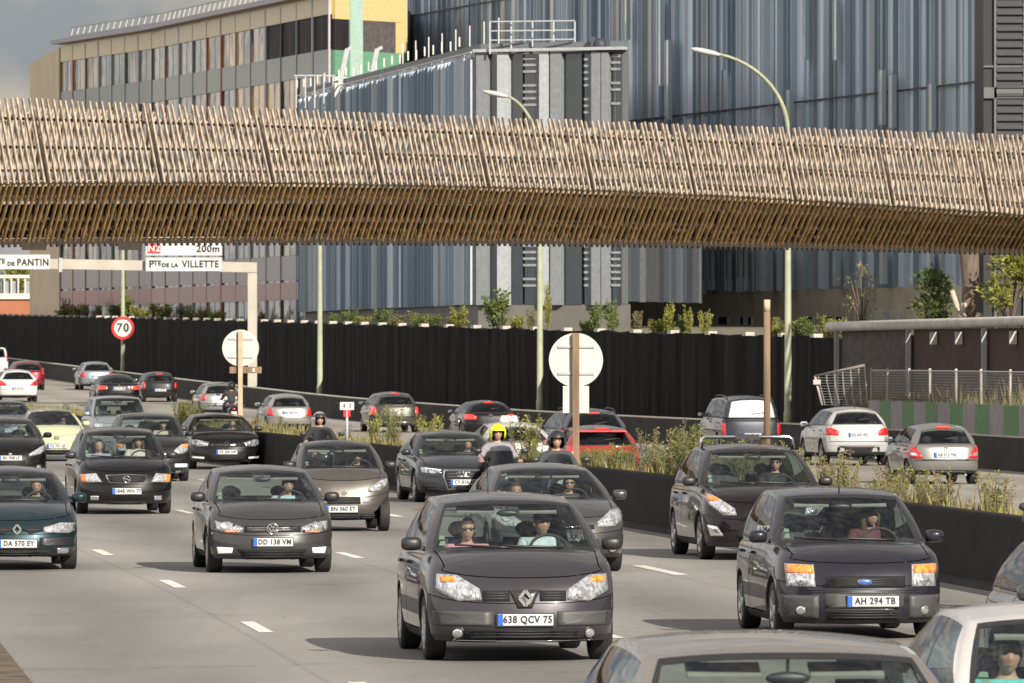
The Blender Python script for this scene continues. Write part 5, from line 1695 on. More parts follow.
SPAN = [pbr('spandrel_olive', (.46, .345, .09), .3, coat=.2), pbr('spandrel_grey_green', (.11, .135, .095), .3, coat=.2), pbr('spandrel_pale', (.25, .31, .29), .3, coat=.2, noise=.3), pbr('spandrel_mauve', (.20, .165, .155), .3, coat=.2), pbr('spandrel_rust', (.22, .06, .045), .3, coat=.2)]
FRM = [pbr('mullion_dark', (.12, .11, .10), .5), pbr('mullion_rust', (.34, .13, .10), .5), pbr('mullion_green', (.25, .30, .26), .5), pbr('mullion_lilac', (.34, .32, .37), .5)]
floors = [(3.5, 'rust'), (7.1, 'pale'), (10.7, 'mauve'), (14.3, 'pale'), (17.9, 'grey')]
fl_sp = [4, 3, 1, 2, 1]
b = MB(); b.prism([(-31.2, 490), (-27.5, 461.4), (-20.8, 441.4), (-9.3, 396.4), (-5.9, 401), (-5.0, 440), (-18, 490)], 0, HB-.1, 0, 'xy'); b.build('core', [FRM[0]], root)
nwin = 0
for si, (a, c, nb_) in enumerate(((PL[1], PL[2], 7), (PL[2], PL[3], 12))):
    a = Vector((*a, 0)); c = Vector((*c, 0)); t = (c-a).normalized(); Lg = (c-a).length; nv = Vector((t.y, -t.x, 0)); nv = nv if nv.y < 0 else -nv
    rot = Matrix.Rotation(math.atan2(t.y, t.x), 3, 'Z')
    for fi, (z, _) in enumerate(floors):
        q = (a+c)/2+nv*.10; b = MB(); b.box((q.x, q.y, z+.6), (Lg, .16, 1.3), 0, rot=rot); b.build('spandrel', [SPAN[fl_sp[fi]]], root)
        if fi == 0:
            q = (a+c)/2+nv*.12; b = MB(); b.box((q.x, q.y, z+2.95), (Lg, .16, .95), 0, rot=rot); b.build('spandrel', [SPAN[4]], root)
        for k in range(nb_):
            u0, u1 = Lg*k/nb_, Lg*(k+1)/nb_; q = a+t*(u0+u1)/2+nv*.06
            b = MB(); b.box((q.x, q.y, z+2.43), (u1-u0-.12, .10, 2.33), 0, rot=rot)
            f = a+t*(u0+u1)/2+nv*.07; b.box((f.x, f.y, z+2.43), (.06, .10, 2.33), 1, rot=rot)
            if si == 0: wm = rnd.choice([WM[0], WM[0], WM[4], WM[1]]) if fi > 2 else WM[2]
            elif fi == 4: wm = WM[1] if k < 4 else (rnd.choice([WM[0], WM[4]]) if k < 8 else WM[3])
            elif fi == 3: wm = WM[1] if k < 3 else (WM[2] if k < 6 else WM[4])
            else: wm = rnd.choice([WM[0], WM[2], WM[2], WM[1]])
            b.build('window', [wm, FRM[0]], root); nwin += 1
    q = (a+c)/2+nv*.1; b = MB(); b.box((q.x, q.y, HB-.45), (Lg, .2, 1.1), 0, rot=rot); b.build('spandrel', [SPAN[0]], root)
    q = (a+c)/2+nv*.3; b = MB(); b.box((q.x, q.y, HB+.2), (Lg, 1.0, .25), 0, rot=rot); b.build('roof_edge', [FRM[3]], root)
    b = MB()
    for k in range(nb_+1):
        q = a+t*Lg*k/nb_+nv*.16; b.box((q.x, q.y, HB/2+.8), (.14 if (k*7+si) % 3 else .34, .1, HB-1.8), rnd.choice([0, 1, 2, 3, 3]), rot=rot)
    b.build('mullions', FRM, root)
    b = MB()
    for k in range(int(Lg/1.4)+1):
        q = a+t*1.4*k-nv*.4; b.bar((q.x, q.y, HB+.2), (q.x+nv.x*-.25, q.y+nv.y*-.25, HB+1.1), .05)
    for h in (.6, 1.1): 
        p0, p1 = a-nv*.5, c-nv*.5; b.bar((p0.x, p0.y, HB+h), (p1.x, p1.y, HB+h), .06)
    b.build('roof_railing', [M['pale_conc']], root)
a, c = Vector((*PL[0], 0)), Vector((*PL[1], 0)); b = MB()
b.bar((a.x, a.y, 11), (c.x, c.y, 11), .3, 21.9); b.build('end_panel', [pbr('end_panel_beige', (.55, .43, .28), .6, noise=.1, nscale=.3)], root)
# its end wall, seen face on
E0 = Vector((-9.5, 396, 0)); E1 = Vector((-5.75, 401, 0)); te = (E1-E0).normalized(); ne = Vector((te.y, -te.x, 0)); ne = ne if ne.y < 0 else -ne
rotE = Matrix.Rotation(math.atan2(te.y, te.x), 3, 'Z'); LE = (E1-E0).length
def eb(u0, u1, z0, z1, mat, name, off=.1):
    q = E0+te*(LE*(u0+u1)/2)+ne*off; b = MB(); b.box((q.x, q.y, (z0+z1)/2), (LE*(u1-u0), .2, z1-z0), 0, rot=rotE); return b.build(name, [mat], root)
cream = pbr('end_cream', (.50, .37, .17), .6, noise=.08); egreen = pbr('end_green', (.11, .25, .16), .5, noise=.08); epale = pbr('end_pale', (.50, .56, .48), .5, noise=.1); emint = pbr('end_mint', (.30, .42, .36), .5)
eb(0, 1, 20.75, 25, cream, 'band'); eb(0, 1, 17.7, 19.1, egreen, 'band'); eb(0, .98, 16.1, 17.7, epale, 'band'); eb(0, 1, 4, 16.0, SPAN[3], 'band', .08)
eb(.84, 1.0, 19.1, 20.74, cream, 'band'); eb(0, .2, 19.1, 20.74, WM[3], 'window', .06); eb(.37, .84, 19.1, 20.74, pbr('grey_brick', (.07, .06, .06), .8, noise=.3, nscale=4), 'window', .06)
eb(.2, .37, 16.2, 26, emint, 'pilaster', .16)

# low orange building with a railing, far left
root = empty('orange_building', (px2w(8, 0, 530).x, 530, 0), 0, 'low orange block with a pale railing at the far left', 'building')
b = MB(); b.box((0, 4, 3.7), (5.5, 8, 6.6)); b.build('wall', [pbr('orange_render', (.30, .11, .055), .8, noise=.12, nscale=.5)], root)
b = MB(); b.box((0, -.05, 7.15), (5.6, .3, .4)); b.box((0, -.05, 8.55), (5.6, .2, .22))
for k in range(12): b.box((-2.7+k*.49, -.05, 7.9), (.1, .12, 1.2))
b.build('railing', [M['sign_back']], root)
for x in (-1.6, 0.1, 1.8):
    b = MB(); b.box((x, .3, 7.8), (1.2, .2, .9)); b.build('window', [M['blind']], root)

# ---------------------------------------------------------------- plants
def leaf_mat(name, c1, c2):
    m = bpy.data.materials.new(name); N, L = nodes_of(m); b = N['Principled BSDF']
    oi = N.new('ShaderNodeTexCoord'); n = N.new('ShaderNodeTexNoise'); n.inputs['Scale'].default_value = 5.0; n.inputs['Detail'].default_value = 4
    L.new(oi.outputs['Object'], n.inputs['Vector'])
    mr = N.new('ShaderNodeMapRange'); mr.inputs[1].default_value = .35; mr.inputs[2].default_value = .65; L.new(n.outputs['Fac'], mr.inputs[0])
    mx = N.new('ShaderNodeMix'); mx.data_type = 'RGBA'; mx.inputs[6].default_value = (*c1, 1); mx.inputs[7].default_value = (*c2, 1)
    L.new(mr.outputs[0], mx.inputs[0]); L.new(mx.outputs[2], b.inputs['Base Color']); b.inputs['Roughness'].default_value = .6
    tl = N.new('ShaderNodeBsdfTranslucent'); L.new(mx.outputs[2], tl.inputs[0]); ms = N.new('ShaderNodeMixShader'); ms.inputs[0].default_value = .3
    L.new(b.outputs[0], ms.inputs[1]); L.new(tl.outputs[0], ms.inputs[2]); L.new(ms.outputs[0], N['Material Output'].inputs[0])
    return m
LEAF = dict(green=leaf_mat('leaf_green', (.06, .105, .025), (.17, .21, .045)), yellow=leaf_mat('leaf_yellow_green', (.14, .16, .03), (.32, .31, .06)),
            dark=leaf_mat('leaf_dark_green', (.04, .075, .02), (.12, .15, .035)), dry=leaf_mat('leaf_dry', (.16, .13, .06), (.32, .26, .13)), olive=leaf_mat('leaf_olive', (.11, .115, .04), (.25, .22, .09)))
M['bark'] = pbr('bark', (.13, .10, .075), .9, noise=.35, nscale=6, bump=.6, bscale=12, stretch=(1, 1, .25))
M['cut_wood'] = pbr('cut_wood', (.42, .36, .29), .8, noise=.2, nscale=5)
def leaf_quad(b, p, d, size, r):
    d = d.normalized(); u = d.cross(Vector((r.uniform(-1, 1), r.uniform(-1, 1), r.uniform(-1, 1)))); 
    if u.length < 1e-3: return
    u.normalize()
    b.add([p-u*size*.28, p+d*size*.5-u*size*.12+u*size*.0, p+d*size, p+d*size*.45+u*size*.34], [(0, 1, 2, 3)])
def plant_meshes(seed, h, w, nst, nl, size, mat, spread=.5, first=.15):
    r = random.Random(seed); st, lf = MB(), MB()
    for k in range(nst):
        a = r.uniform(0, 6.28); rr = r.random()**.6*w*.5
        base = Vector((math.cos(a)*rr*.4, math.sin(a)*rr*.4, 0)); hh = h*r.uniform(.55, 1.0)
        tip = Vector((math.cos(a)*rr*1.1+r.uniform(-.05, .05)*h, math.sin(a)*rr*1.1, hh))
        mid = base.lerp(tip, .5)+Vector((r.uniform(-.06, .06)*h, 0, .04*h))
        st.tube([base, mid, tip], [.010+.006*h, .008+.004*h, .004], 5)
        for i in range(nl):
            t = first+(1-first)*r.random()**.8
            p = base.lerp(mid, t*2) if t < .5 else mid.lerp(tip, t*2-1)
            d = Vector((r.uniform(-1, 1), r.uniform(-1, 1), r.uniform(-.3, .9)))
            p = p+d*spread*size*r.random()*2.0*(1.15-t*.5)
            leaf_quad(lf, p, d, size*r.uniform(.6, 1.3), r)
    return st.mesh('stem', [M['bark']]), lf.mesh('foliage', [mat])
PT = {}
def plant(kind, label, cat, loc, key, args, rz=0, sc=1.0, group=None, name='plant'):
    if key not in PT: PT[key] = plant_meshes(*args)
    s_, l_ = PT[key]
    root = empty(name, loc, rz, label, cat, group); root.scale = (sc, sc, sc)
    link('stem', s_, root); link('foliage', l_, root); return root
# saplings along the wall top: (px, top y, width px, kind)
SAP = [(66, 300, 10, 'olive'), (100, 305, 12, 'olive'), (128, 296, 24, 'green'), (160, 302, 26, 'yellow'), (183, 304, 18, 'green'), (205, 308, 14, 'olive'), (262, 312, 10, 'olive'), (350, 310, 18, 'green'),
       (384, 308, 22, 'green'), (432, 314, 16, 'olive'), (461, 306, 22, 'yellow'), (500, 292, 34, 'green'), (531, 311, 10, 'olive'), (547, 284, 9, 'yellow'), (595, 304, 22, 'green'), (612, 302, 20, 'green'), (637, 313, 14, 'olive'), (668, 304, 16, 'yellow'), (688, 307, 12, 'yellow'), (705, 309, 14, 'yellow'), (776, 319, 12, 'olive'), (803, 312, 18, 'green'), (822, 316, 12, 'green'), (836, 318, 14, 'yellow')]
rs = random.Random(77)
for _ in range(44):
    px = rs.choice([rs.uniform(50, 230), rs.uniform(330, 440), rs.uniform(440, 720), rs.uniform(770, 840)])
    SAP.append((px, 317+.02*px-rs.uniform(3, 15), rs.uniform(8, 24), rs.choice(['green', 'olive', 'yellow', 'yellow'])))
for i, (px, yt, wp, k) in enumerate(SAP):
    D = 240
    for _ in range(30):
        D = D+ .5*0
    lo_, hi_ = 232, 520
    for _ in range(40):
        m_ = (lo_+hi_)/2
        if CX+(Xw(m_)+1.2)*FPX/m_ > px: lo_ = m_
        else: hi_ = m_
    D = lo_; s = FPX/D; z0 = WZ(D)-.2; h = CAMZ+(HY-yt)/s-z0
    hh = max(.6, h); wd = wp/s
    key = (k, i % 4)
    lab = {'green': 'small green shrub growing on top of the black wall', 'yellow': 'small yellow green shrub growing on top of the black wall', 'olive': 'thin olive weed growing on top of the black wall'}[k]
    if key not in PT: PT[key] = plant_meshes(50+i, 1.0, .8, 9, 80, .115, LEAF[k], .5)
    s_, l_ = PT[key]
    root = empty('shrub', (Xw(D)+1.2, D, z0), i*1.3, lab, 'shrub', {'green': 'green shrubs on the wall', 'yellow': 'yellow green shrubs on the wall', 'olive': 'thin weeds on the wall'}[k])
    root.scale = (wd*1.15, wd*1.15, hh*1.05); link('stem', s_, root); link('foliage', l_, root)
# trees at the right
def bush(name, label, px, D, ybase, ytop, wpx, mat, n, size, seed, trunkr=.05, cat='tree'):
    s = FPX/D; p = px2w(px, ybase, D); h = (ybase-ytop)/s; wd = wpx/s
    root = empty(name, p, 0, label, cat); r = random.Random(seed); tr, cr = MB(), MB()
    cl = []
    for k in range(16):
        a = r.uniform(0, 6.28); t = r.uniform(.2, 1); rad = wd*.5*math.sin(min(1, .25+t*.8)*math.pi*.85)*r.uniform(.4, 1)
        c = Vector((math.cos(a)*rad, math.sin(a)*rad, h*t)); cl.append(c)
        tr.tube([(0, 0, -.3), c*.5+Vector((0, 0, .05*h)), c], [trunkr, trunkr*.5, .012], 6)
    for i in range(n):
        c = r.choice(cl); d = Vector((r.gauss(0, 1), r.gauss(0, 1), r.gauss(0, .8)))
        leaf_quad(cr, c+d*wd*.085, Vector((d.x, d.y, d.z+.2)), size*r.uniform(.6, 1.4), r)
    tr.build('trunk', [M['bark']], root); cr.build('crown', [mat], root); return root
bush('small_tree', 'dark leafy tree beside the cut trunk, above the brown wall', 932, 252, 330, 276, 52, LEAF['dark'], 1500, .17, 1)
bush('small_tree', 'bright yellow green tree at the right edge above the brown wall', 1010, 248, 325, 258, 52, LEAF['yellow'], 1700, .17, 2)
bush('small_tree', 'thin sparse sapling in front of the podium, left of the dark tree', 862, 256, 330, 268, 40, LEAF['olive'], 260, .12, 3, .03)
root = empty('cut_tree', px2w(970, 330, 250), 0, 'thick bare tree trunk with sawn off limbs behind the brown wall', 'tree'); s = FPX/250
b = MB(); b.tube([(0, 0, -.3), (-.02, 0, .6), (.02, 0, 1.5), (-.03, 0, 2.6), (-.06, 0, 3.8), (0, .1, 5.4)], [.36, .27, .29, .33, .36, .3], 14)
b.build('trunk', [M['bark']], root)
for p0, p1, rr in (((-.05, -.2, -.2), (-.62, -.3, 1.32), .10), ((.1, -.25, -.2), (.32, -.32, .55), .14), ((-.2, -.2, .1), (-.22, -.3, .9), .12)):
    b = MB(); b.tube([p0, Vector(p0).lerp(Vector(p1), .6)+Vector((-.03, 0, 0)), p1], [rr, rr*.9, rr*.85], 9); b.build('cut_limb', [M['cut_wood']], root)
bush('far_tree', 'yellow green tree top behind the orange building', 20, 545, 300, 268, 36, LEAF['yellow'], 900, .35, 6)
# median plants
r = random.Random(21)
med = []
for k in range(95):
    px = r.uniform(585, 800); med.append((px, r.uniform(.45, 1.0) if 640 < px < 705 else (r.uniform(.45, .8) if px > 640 else r.uniform(.35, .65)), r.choice(['olive', 'green', 'green', 'yellow', 'olive'])))
for k in range(34): med.append((r.uniform(800, 1010), r.uniform(.3, .75), r.choice(['dry', 'olive', 'yellow'])))
for k in range(26): med.append((r.uniform(340, 585), r.uniform(.25, .55), r.choice(['olive', 'yellow', 'dry', 'green'])))
for k in range(16): med.append((r.uniform(60, 340), r.uniform(.2, .5), r.choice(['olive', 'dry', 'yellow'])))
for px in (178, 182, 187, 192, 196, 185): med.append((px, .7, 'yellow'))
for px in (430, 432, 372, 391, 526): med.append((px, 1.0, 'yellow'))
for i, (px, h, k) in enumerate(med):
    off = r.uniform(.5, 1.35); lo_, hi_ = 60, 330
    for _ in range(40):
        m_ = (lo_+hi_)/2
        if CX+(Xm(m_)+off)*FPX/m_ > px: lo_ = m_
        else: hi_ = m_
    D = lo_; key = ('m', k, i % 3)
    tall = i % 3 == 0
    if key not in PT: PT[key] = plant_meshes(200+i, 1.0, .55 if tall else .9, 7 if tall else 12, 62 if tall else 56, .066, LEAF[k], .55, .05)
    s_, l_ = PT[key]
    z0 = MH(D)-.08 if D > 200 else (MH(D)-.05-(.30 if off > .9 else .1))
    root = empty('weed', (Xm(D)+off, D, z0), i*.9, {'olive': 'olive weed growing in the planted median', 'green': 'green weed growing in the planted median', 'yellow': 'yellow green weed growing in the planted median', 'dry': 'dry straw coloured weed growing in the planted median'}[k], 'weed', k+' weeds in the median')
    root.scale = (h*.95, h*.95, h*1.1); link('stem', s_, root); link('foliage', l_, root)
# grass on the median and the mound: nobody could count it
def grass(name, label, f, z, D0, D1, n, hmin, hmax, off0, off1, mats, seed):
    r = random.Random(seed); b = MB()
    for i in range(n):
        D = D0+(D1-D0)*r.random(); o = r.uniform(off0, off1); x = f(D)+o; zz = z(D, o); h = r.uniform(hmin, hmax)*(.6+.8*r.random())
        a = r.uniform(0, 6.28); w_ = .011+.00006*D; dx, dy = math.cos(a)*w_, math.sin(a)*w_; lx, ly = r.gauss(0, .25)*h, r.gauss(0, .25)*h
        b.add([(x-dx, D-dy, zz), (x+dx, D+dy, zz), (x+lx+dx*.3, D+ly, zz+h), ], [(0, 1, 2)], r.randrange(len(mats)))
    o = b.build(name, mats); tag(o, label, None, None, 'stuff'); return o
grass('median_grass', 'dry grass covering the median strip', Xm, lambda D, o: (MH(D)-.06 if (D > 200 or o < .6) else MH(D)-.06-.3*(o-.34)/1.2), 62, 330, 17000, .08, .30, .36, 1.5, [LEAF['dry'], LEAF['olive'], LEAF['dry'], LEAF['yellow']], 5)
grass('mound_grass', 'dry grass on the mound behind the hoarding', Xb, lambda D, o: 1.3+.15*o, 190, 226, 2600, .2, .75, .9, 3.3, [LEAF['dry'], LEAF['dry'], LEAF['olive']], 6)
grass('verge_grass', 'sparse grass on the roadside verge', lambda D: Xm(D)+EDGE, lambda D, o: .0, 50, 110, 900, .03, .10, -4, -.1, [LEAF['dry'], LEAF['olive']], 8)
# ---------------------------------------------------------------- traffic
PAINTS = dict(grey=((.040, .038, .044), .35), polo=((.050, .049, .050), .4), navy=((.018, .0185, .026), .25), black=((.0035, .0035, .004), .0), teal=((.012, .028, .035), .45), silverbrown=((.10, .092, .082), .55),
              slate=((.026, .030, .038), .3), silver=((.30, .295, .28), .6), beige=((.25, .225, .19), .55), white=((.52, .51, .49), 0.0), cream=((.44, .46, .29), 0.0), darkgrey=((.015, .015, .016), .15), plum=((.006, .004, .005), .0),
              bluegrey=((.075, .09, .11), .55), red=((.30, .012, .015), .1), darkred=((.16, .012, .02), .3), ice=((.24, .27, .30), .5), lightgrey=((.20, .195, .185), .5), offwhite=((.40, .40, .39), .1), olive=((.06, .06, .05), .45), midgrey=((.07, .07, .072), .5))
for k, (c, m) in PAINTS.items(): M['paint_'+k] = paint('paint_'+k, c, m)
M['paint_black_moto'] = M['paint_black']
M['lowgrey'] = pbr('lower_trim_grey', (.055, .055, .056), .5, noise=.1)
M['helmet_yellow'] = paint('helmet_yellow', (.62, .75, .02), 0, .3, .0); M['helmet_black'] = paint('helmet_black', (.02, .02, .02), .3, .25, 0); M['helmet_silver'] = paint('helmet_silver', (.5, .5, .5), .7, .25, 0)
M['sky_sheen_pane'] = pbr('rear_pane_sky_sheen', (.50, .54, .58), .15, coat=1)  # pale pane colour stands in for the sky reflected in the rear window
CARS = {}
GN, GO = 'cars coming towards the camera', 'cars driving away on the far carriageway'
def near(key, label, px, y, spec, front, group=GN, yaw=0.0):
    spec = dict(spec); spec['yw'] = spec['yw']+.12; spec['crown'] = spec.get('crown', .08)*.7
    if spec.get('roofhw'): spec['roofhw'] += .02
    sp = dict(DEF); sp.update(spec); s = (y-HY)/CAMZ; D = FPX/s
    rz = math.atan(-slope(Xm, max(70, D))) + yaw
    ya = -sp['L']/2+sp['fo']
    P = Vector(((px-CX)*D/FPX, D, 0)); o = P-Matrix.Rotation(rz, 3, 'Z') @ Vector((0, ya, 0))
    root, sp = make_car('car', label, 'car', spec, o, rz, group, front, spec.get('rearf'))
    root.scale = (1.045, 1.045, 1.0)
    CARS[key] = (root, sp); return root
def away(key, label, px, s, spec, rear, group=GO, name='car', cat='car'):
    sp = dict(DEF); sp.update(spec); D = FPX/s; z = rise(D)
    rz = math.pi+math.atan(-slope(Xm, D))
    ya = -sp['L']/2+sp['fo']+sp['wb']
    P = Vector(((px-CX)*D/FPX, D, z)); o = P-Matrix.Rotation(rz, 3, 'Z') @ Vector((0, ya, 0))
    root, sp = make_car(name, label, cat, spec, o, rz, group, None, rear)
    root.scale = (1.03, 1.03, 1.0)
    CARS[key] = (root, sp); return root
def seat_person(key, label, side, **kw):
    root, sp = CARS[key]; yf0 = -sp['L']/2
    hip = sp.get('hip') or (sp['H']-1.0)
    q = Vector((.36*side, yf0+sp['yc']+SEAT_D+kw.pop('dy', 0), hip+kw.pop('dz', 0)))
    rz = root.rotation_euler.z; w_ = root.location+Matrix.Rotation(rz, 3, 'Z') @ Vector((q.x*root.scale.x, q.y*root.scale.y, q.z))
    return person(label, w_, rz, **kw)
def hp(*p): return list(p)

# --- the nearest cars
near('scenic', 'dark grey compact people carrier in the middle foreground with two people in front', 516, 659,
     dict(L=4.26, W=1.81, H=1.62, wb=2.69, fo=.83, zs0=.80, zc=1.07, yc=.95, yw=1.62, yr=3.85, yb=4.12, zrb=1.05, zs1=1.02, rw=.32, paint='grey', black_mirrors=True, rim='cap', roofhw=.62, antenna='rear', side_trim=True),
     dict(head=hp((.80, .86), (.62, .85), (.42, .72), (.40, .61), (.62, .60), (.81, .70)), ind=hp((.77, .84), (.66, .835), (.62, .79), (.76, .775)), lamps=[(.53, .68, .055)],
          grille=dict(poly=[rect(.14, .39, .60, .70), rect(-.39, -.14, .60, .70)], slats=3, st=.006), lower=dict(poly=rect(-.56, .56, .225, .335), slats=3, st=.006), band=[(rect(-.66, .66, .195, .215), 'chrome'), (rect(-.84, -.30, .36, .50), 'lowgrey'), (rect(.30, .84, .36, .50), 'lowgrey')],
          fog=[(.62, .285, .045)], emb=('diamond', .63, 1.1), plate=('638 QCV 75', .42)))
seat_person('scenic', 'driver of the dark grey people carrier with one arm across the wheel, pale blue shirt', 1, pose='driver_one_hand', shirt='paleblue', col=(.42, .52, .56), hair='hairk', cap=(.03, .02, .03), turn=.25, dz=-.02)
seat_person('scenic', 'passenger in pink and white beside the driver of the grey people carrier', -1, pose='passenger', shirt='pink', col=(.62, .28, .36), hair='hairb', glasses=True, dz=-.05, scale=.95)
near('fusion', 'dark blue grey upright hatchback with orange indicators and grey lower bumper', 853, 637,
     dict(L=4.02, W=1.72, H=1.57, wb=2.49, fo=.80, zs0=.80, zc=1.0, yc=1.0, yw=1.60, yr=3.72, yb=3.95, zrb=1.0, zs1=.98, rw=.30, paint='navy', roofhw=.60, antenna='front', rim='five', hoodbulge=.035, side_trim=True, crown=.06, zb=.17),
     dict(head=hp((.77, .80), (.50, .79), (.49, .56), (.76, .56)), ind=hp((.765, .79), (.51, .78), (.505, .70), (.76, .70)), lamps=[(.62, .63, .05)],
          grille=dict(poly=rect(-.40, .40, .56, .66), slats=3, st=.006, frame='paint'), band=[(rect(-.84, .84, .495, .525), 'trim'), (rect(-.82, -.46, .22, .47), 'lowgrey'), (rect(.46, .82, .22, .47), 'lowgrey'), (rect(-.40, .40, .34, .49), 'lowgrey')],
          lower=dict(poly=rect(-.37, .37, .21, .32), slats=3, st=.006, frame='x'), fog=[(.63, .31, .045)], emb=('oval', .61, 1.0), plate=('AH 294 TB', .41, .08)))
seat_person('fusion', 'woman in sunglasses with long brown hair driving the blue grey hatchback', 1, pose='driver', shirt='plum', col=(.10, .03, .04), hair='hairb', long=True, glasses=True, turn=.22, dz=-.02)
near('polo', 'small charcoal hatchback with twin round headlamps and lit fog lights, lone driver', 268, 572,
     dict(L=3.97, W=1.68, H=1.46, wb=2.47, fo=.80, zs0=.72, zc=.97, yc=1.02, yw=1.72, yr=3.55, yb=3.86, zrb=.98, zs1=.95, rw=.30, paint='polo', black_mirrors=True, roofhw=.585, rim='cap'),
     dict(dark=True, head=hp((.74, .72), (.56, .71), (.38, .63), (.40, .565), (.60, .555), (.745, .61)), lamps=[(.62, .645, .058), (.475, .615, .042)], ind=hp((.62, .585), (.44, .585), (.44, .567), (.62, .565)),
          grille=dict(poly=rect(-.37, .37, .57, .655), slats=2, sc='chrome', st=.005), lower=dict(poly=hp((-.46, .34), (.46, .34), (.36, .20), (-.36, .20)), slats=3, st=.005, trap=True), fog=[hp((.72, .365), (.52, .355), (.53, .285), (.70, .275))], fog_on=True,
          emb=('letters_in_ring', .615, 1.15), plate=('DD 138 VM', .435)))
seat_person('polo', 'driver of the small charcoal hatchback in a pale blue shirt', 1, pose='driver', shirt='skyblue', col=(.35, .5, .6), hair='hairk', turn=.2)
near('zafira', 'black people carrier with oval chrome grille, two people inside, left lane', 123, 513.5,
     dict(L=4.32, W=1.74, H=1.63, wb=2.69, fo=.85, zs0=.78, zc=1.04, yc=.95, yw=1.62, yr=3.95, yb=4.2, zrb=1.03, zs1=1.0, rw=.31, paint='black', roofhw=.60, rim='seven', black_mirrors=True),
     dict(head=hp((.82, .75), (.54, .775), (.44, .61), (.80, .60)), ind=hp((.81, .74), (.72, .755), (.70, .62), (.795, .61)), grille=dict(poly=hp((-.36, .73), (0, .745), (.36, .73), (.30, .61), (0, .59), (-.30, .61)), slats=2, frame='chrome', st=.005), lower=dict(poly=rect(-.34, .34, .19, .25), slats=1), fog=[rect(.50, .64, .27, .35)], emb=('bolt_ring', .665, 1.1), plate=('1848 WH 77', .44), band=[(rect(-.36, .36, .135, .175), 'chrome')]))
seat_person('zafira', 'driver of the black people carrier with oval chrome grille', 1, pose='driver', shirt='white', col=(.5, .45, .4), hair='hairb', long=True)
seat_person('zafira', 'front passenger in the black people carrier with oval chrome grille', -1, pose='passenger', shirt='bluegrey', col=(.25, .3, .4), hair='hairg', dz=-.08)
near('megane', 'dark teal hatchback cut by the left edge of the picture', 14, 569,
     dict(L=4.13, W=1.70, H=1.42, wb=2.58, fo=.85, zs0=.68, zc=.93, yc=1.1, yw=1.85, yr=3.5, yb=4.0, zrb=.95, zs1=.92, rw=.29, paint='teal', bumper=None, roofhw=.57, rim='cap', af=.7),
     dict(head=hp((.79, .66), (.58, .665), (.36, .60), (.36, .53), (.70, .52), (.79, .56)), grille=dict(poly=[hp((.05, .585), (.33, .625), (.35, .55), (.18, .51)), hp((-.05, .585), (-.33, .625), (-.35, .55), (-.18, .51))], slats=1), emb_back=False, emb=('diamond', .575, 1.0), lower=dict(poly=rect(-.45, .45, .20, .29), slats=2, st=.006), fog=[rect(.54, .70, .235, .315)], plate=('DA 570 EY', .38), band=[(rect(-.82, -.30, .34, .46), 'trim'), (rect(.30, .82, .34, .46), 'trim')]))
seat_person('megane', 'driver with raised hands in the dark teal hatchback', 1, pose='driver', shirt='dark', col=(.03, .03, .04), hair='hairk')
near('smart', 'tiny silver brown two seater city car behind the charcoal hatchback', 342, 531,
     dict(L=2.70, W=1.56, H=1.54, wb=1.87, fo=.42, zs0=.80, zc=1.06, yc=.50, yw=1.12, yr=2.25, yb=2.55, zrb=1.02, zs1=1.0, rw=.28, paint='silverbrown', roofhw=.55, rear_seats=False, quarter=False, doors=3, af=.45, ar=.35, d0=.78, d1=1.75, d2=1.95, roofmat='darkgrey', black_mirrors=True, tyre=.17),
     dict(head=hp((.73, .90), (.60, .87), (.38, .72), (.40, .67), (.58, .69), (.73, .80)), lamps=[(.60, .78, .05)], grille=dict(poly=rect(-.28, .26, .47, .59), slats=2, st=.006), fog=[hp((.30, .575), (.47, .585), (.42, .49), (.30, .485))], lower=dict(poly=[rect(-.42, .24, .21, .30), rect(.27, .50, .21, .30)], slats=2), emb=('ring', .66, .7), plate=('BN 060 ET', .385, -.05)))
seat_person('smart', 'driver of the tiny silver brown city car, hands up on the wheel', 1, pose='driver', shirt='black', col=(.02, .02, .02), hair='hairb', turn=-.1)
near('audi', 'slate grey saloon with four rings on a wide chrome grille, beside the yellow helmet', 458, 502,
     dict(L=4.40, W=1.79, H=1.44, wb=2.64, fo=.87, zs0=.71, zc=.95, yc=1.25, yw=2.0, yr=3.45, yb=4.05, zrb=.99, zs1=.97, rw=.32, paint='slate', roofhw=.58, rim='seven', crown=.07),
     dict(dark=True, head=hp((.80, .715), (.60, .70), (.42, .66), (.40, .60), (.58, .585), (.79, .61)), drl=hp((.79, .72), (.43, .672), (.43, .655), (.79, .70)), grille=dict(poly=hp((-.36, .645), (.36, .645), (.38, .54), (.30, .30), (-.30, .30), (-.38, .54)), slats=5, frame='chrome', sc='chrome', st=.004, trap=True), lower=dict(poly=[rect(.45, .78, .25, .36), rect(-.78, -.45, .25, .36)], slats=2), emb=('four_rings', .585, 1.0), plate=('CY 014 AP', .42)))
seat_person('audi', 'driver of the slate grey four ring saloon', 1, pose='driver', shirt='darkblue', col=(.03, .03, .05), hair='hairk')
near('focus', 'grey hatchback half hidden behind the foreground people carrier', 553, 571,
     dict(L=4.36, W=1.82, H=1.48, wb=2.65, fo=.88, zs0=.74, zc=.99, yc=1.12, yw=1.86, yr=3.8, yb=4.15, zrb=1.0, zs1=.98, rw=.32, paint='midgrey', roofhw=.60, rim='five'),
     dict(head=hp((.86, .88), (.70, .86), (.50, .70), (.50, .63), (.74, .64), (.87, .74)), lamps=[(.70, .74, .05)], grille=dict(poly=rect(-.45, .45, .60, .66), slats=1, sc='chrome'), lower=dict(poly=hp((-.5, .46), (.5, .46), (.42, .24), (-.42, .24)), slats=4, st=.006, trap=True), fog=[(.70, .33, .05)], emb=('oval', .70, .9), plate=('CB 482 XK', .50)))
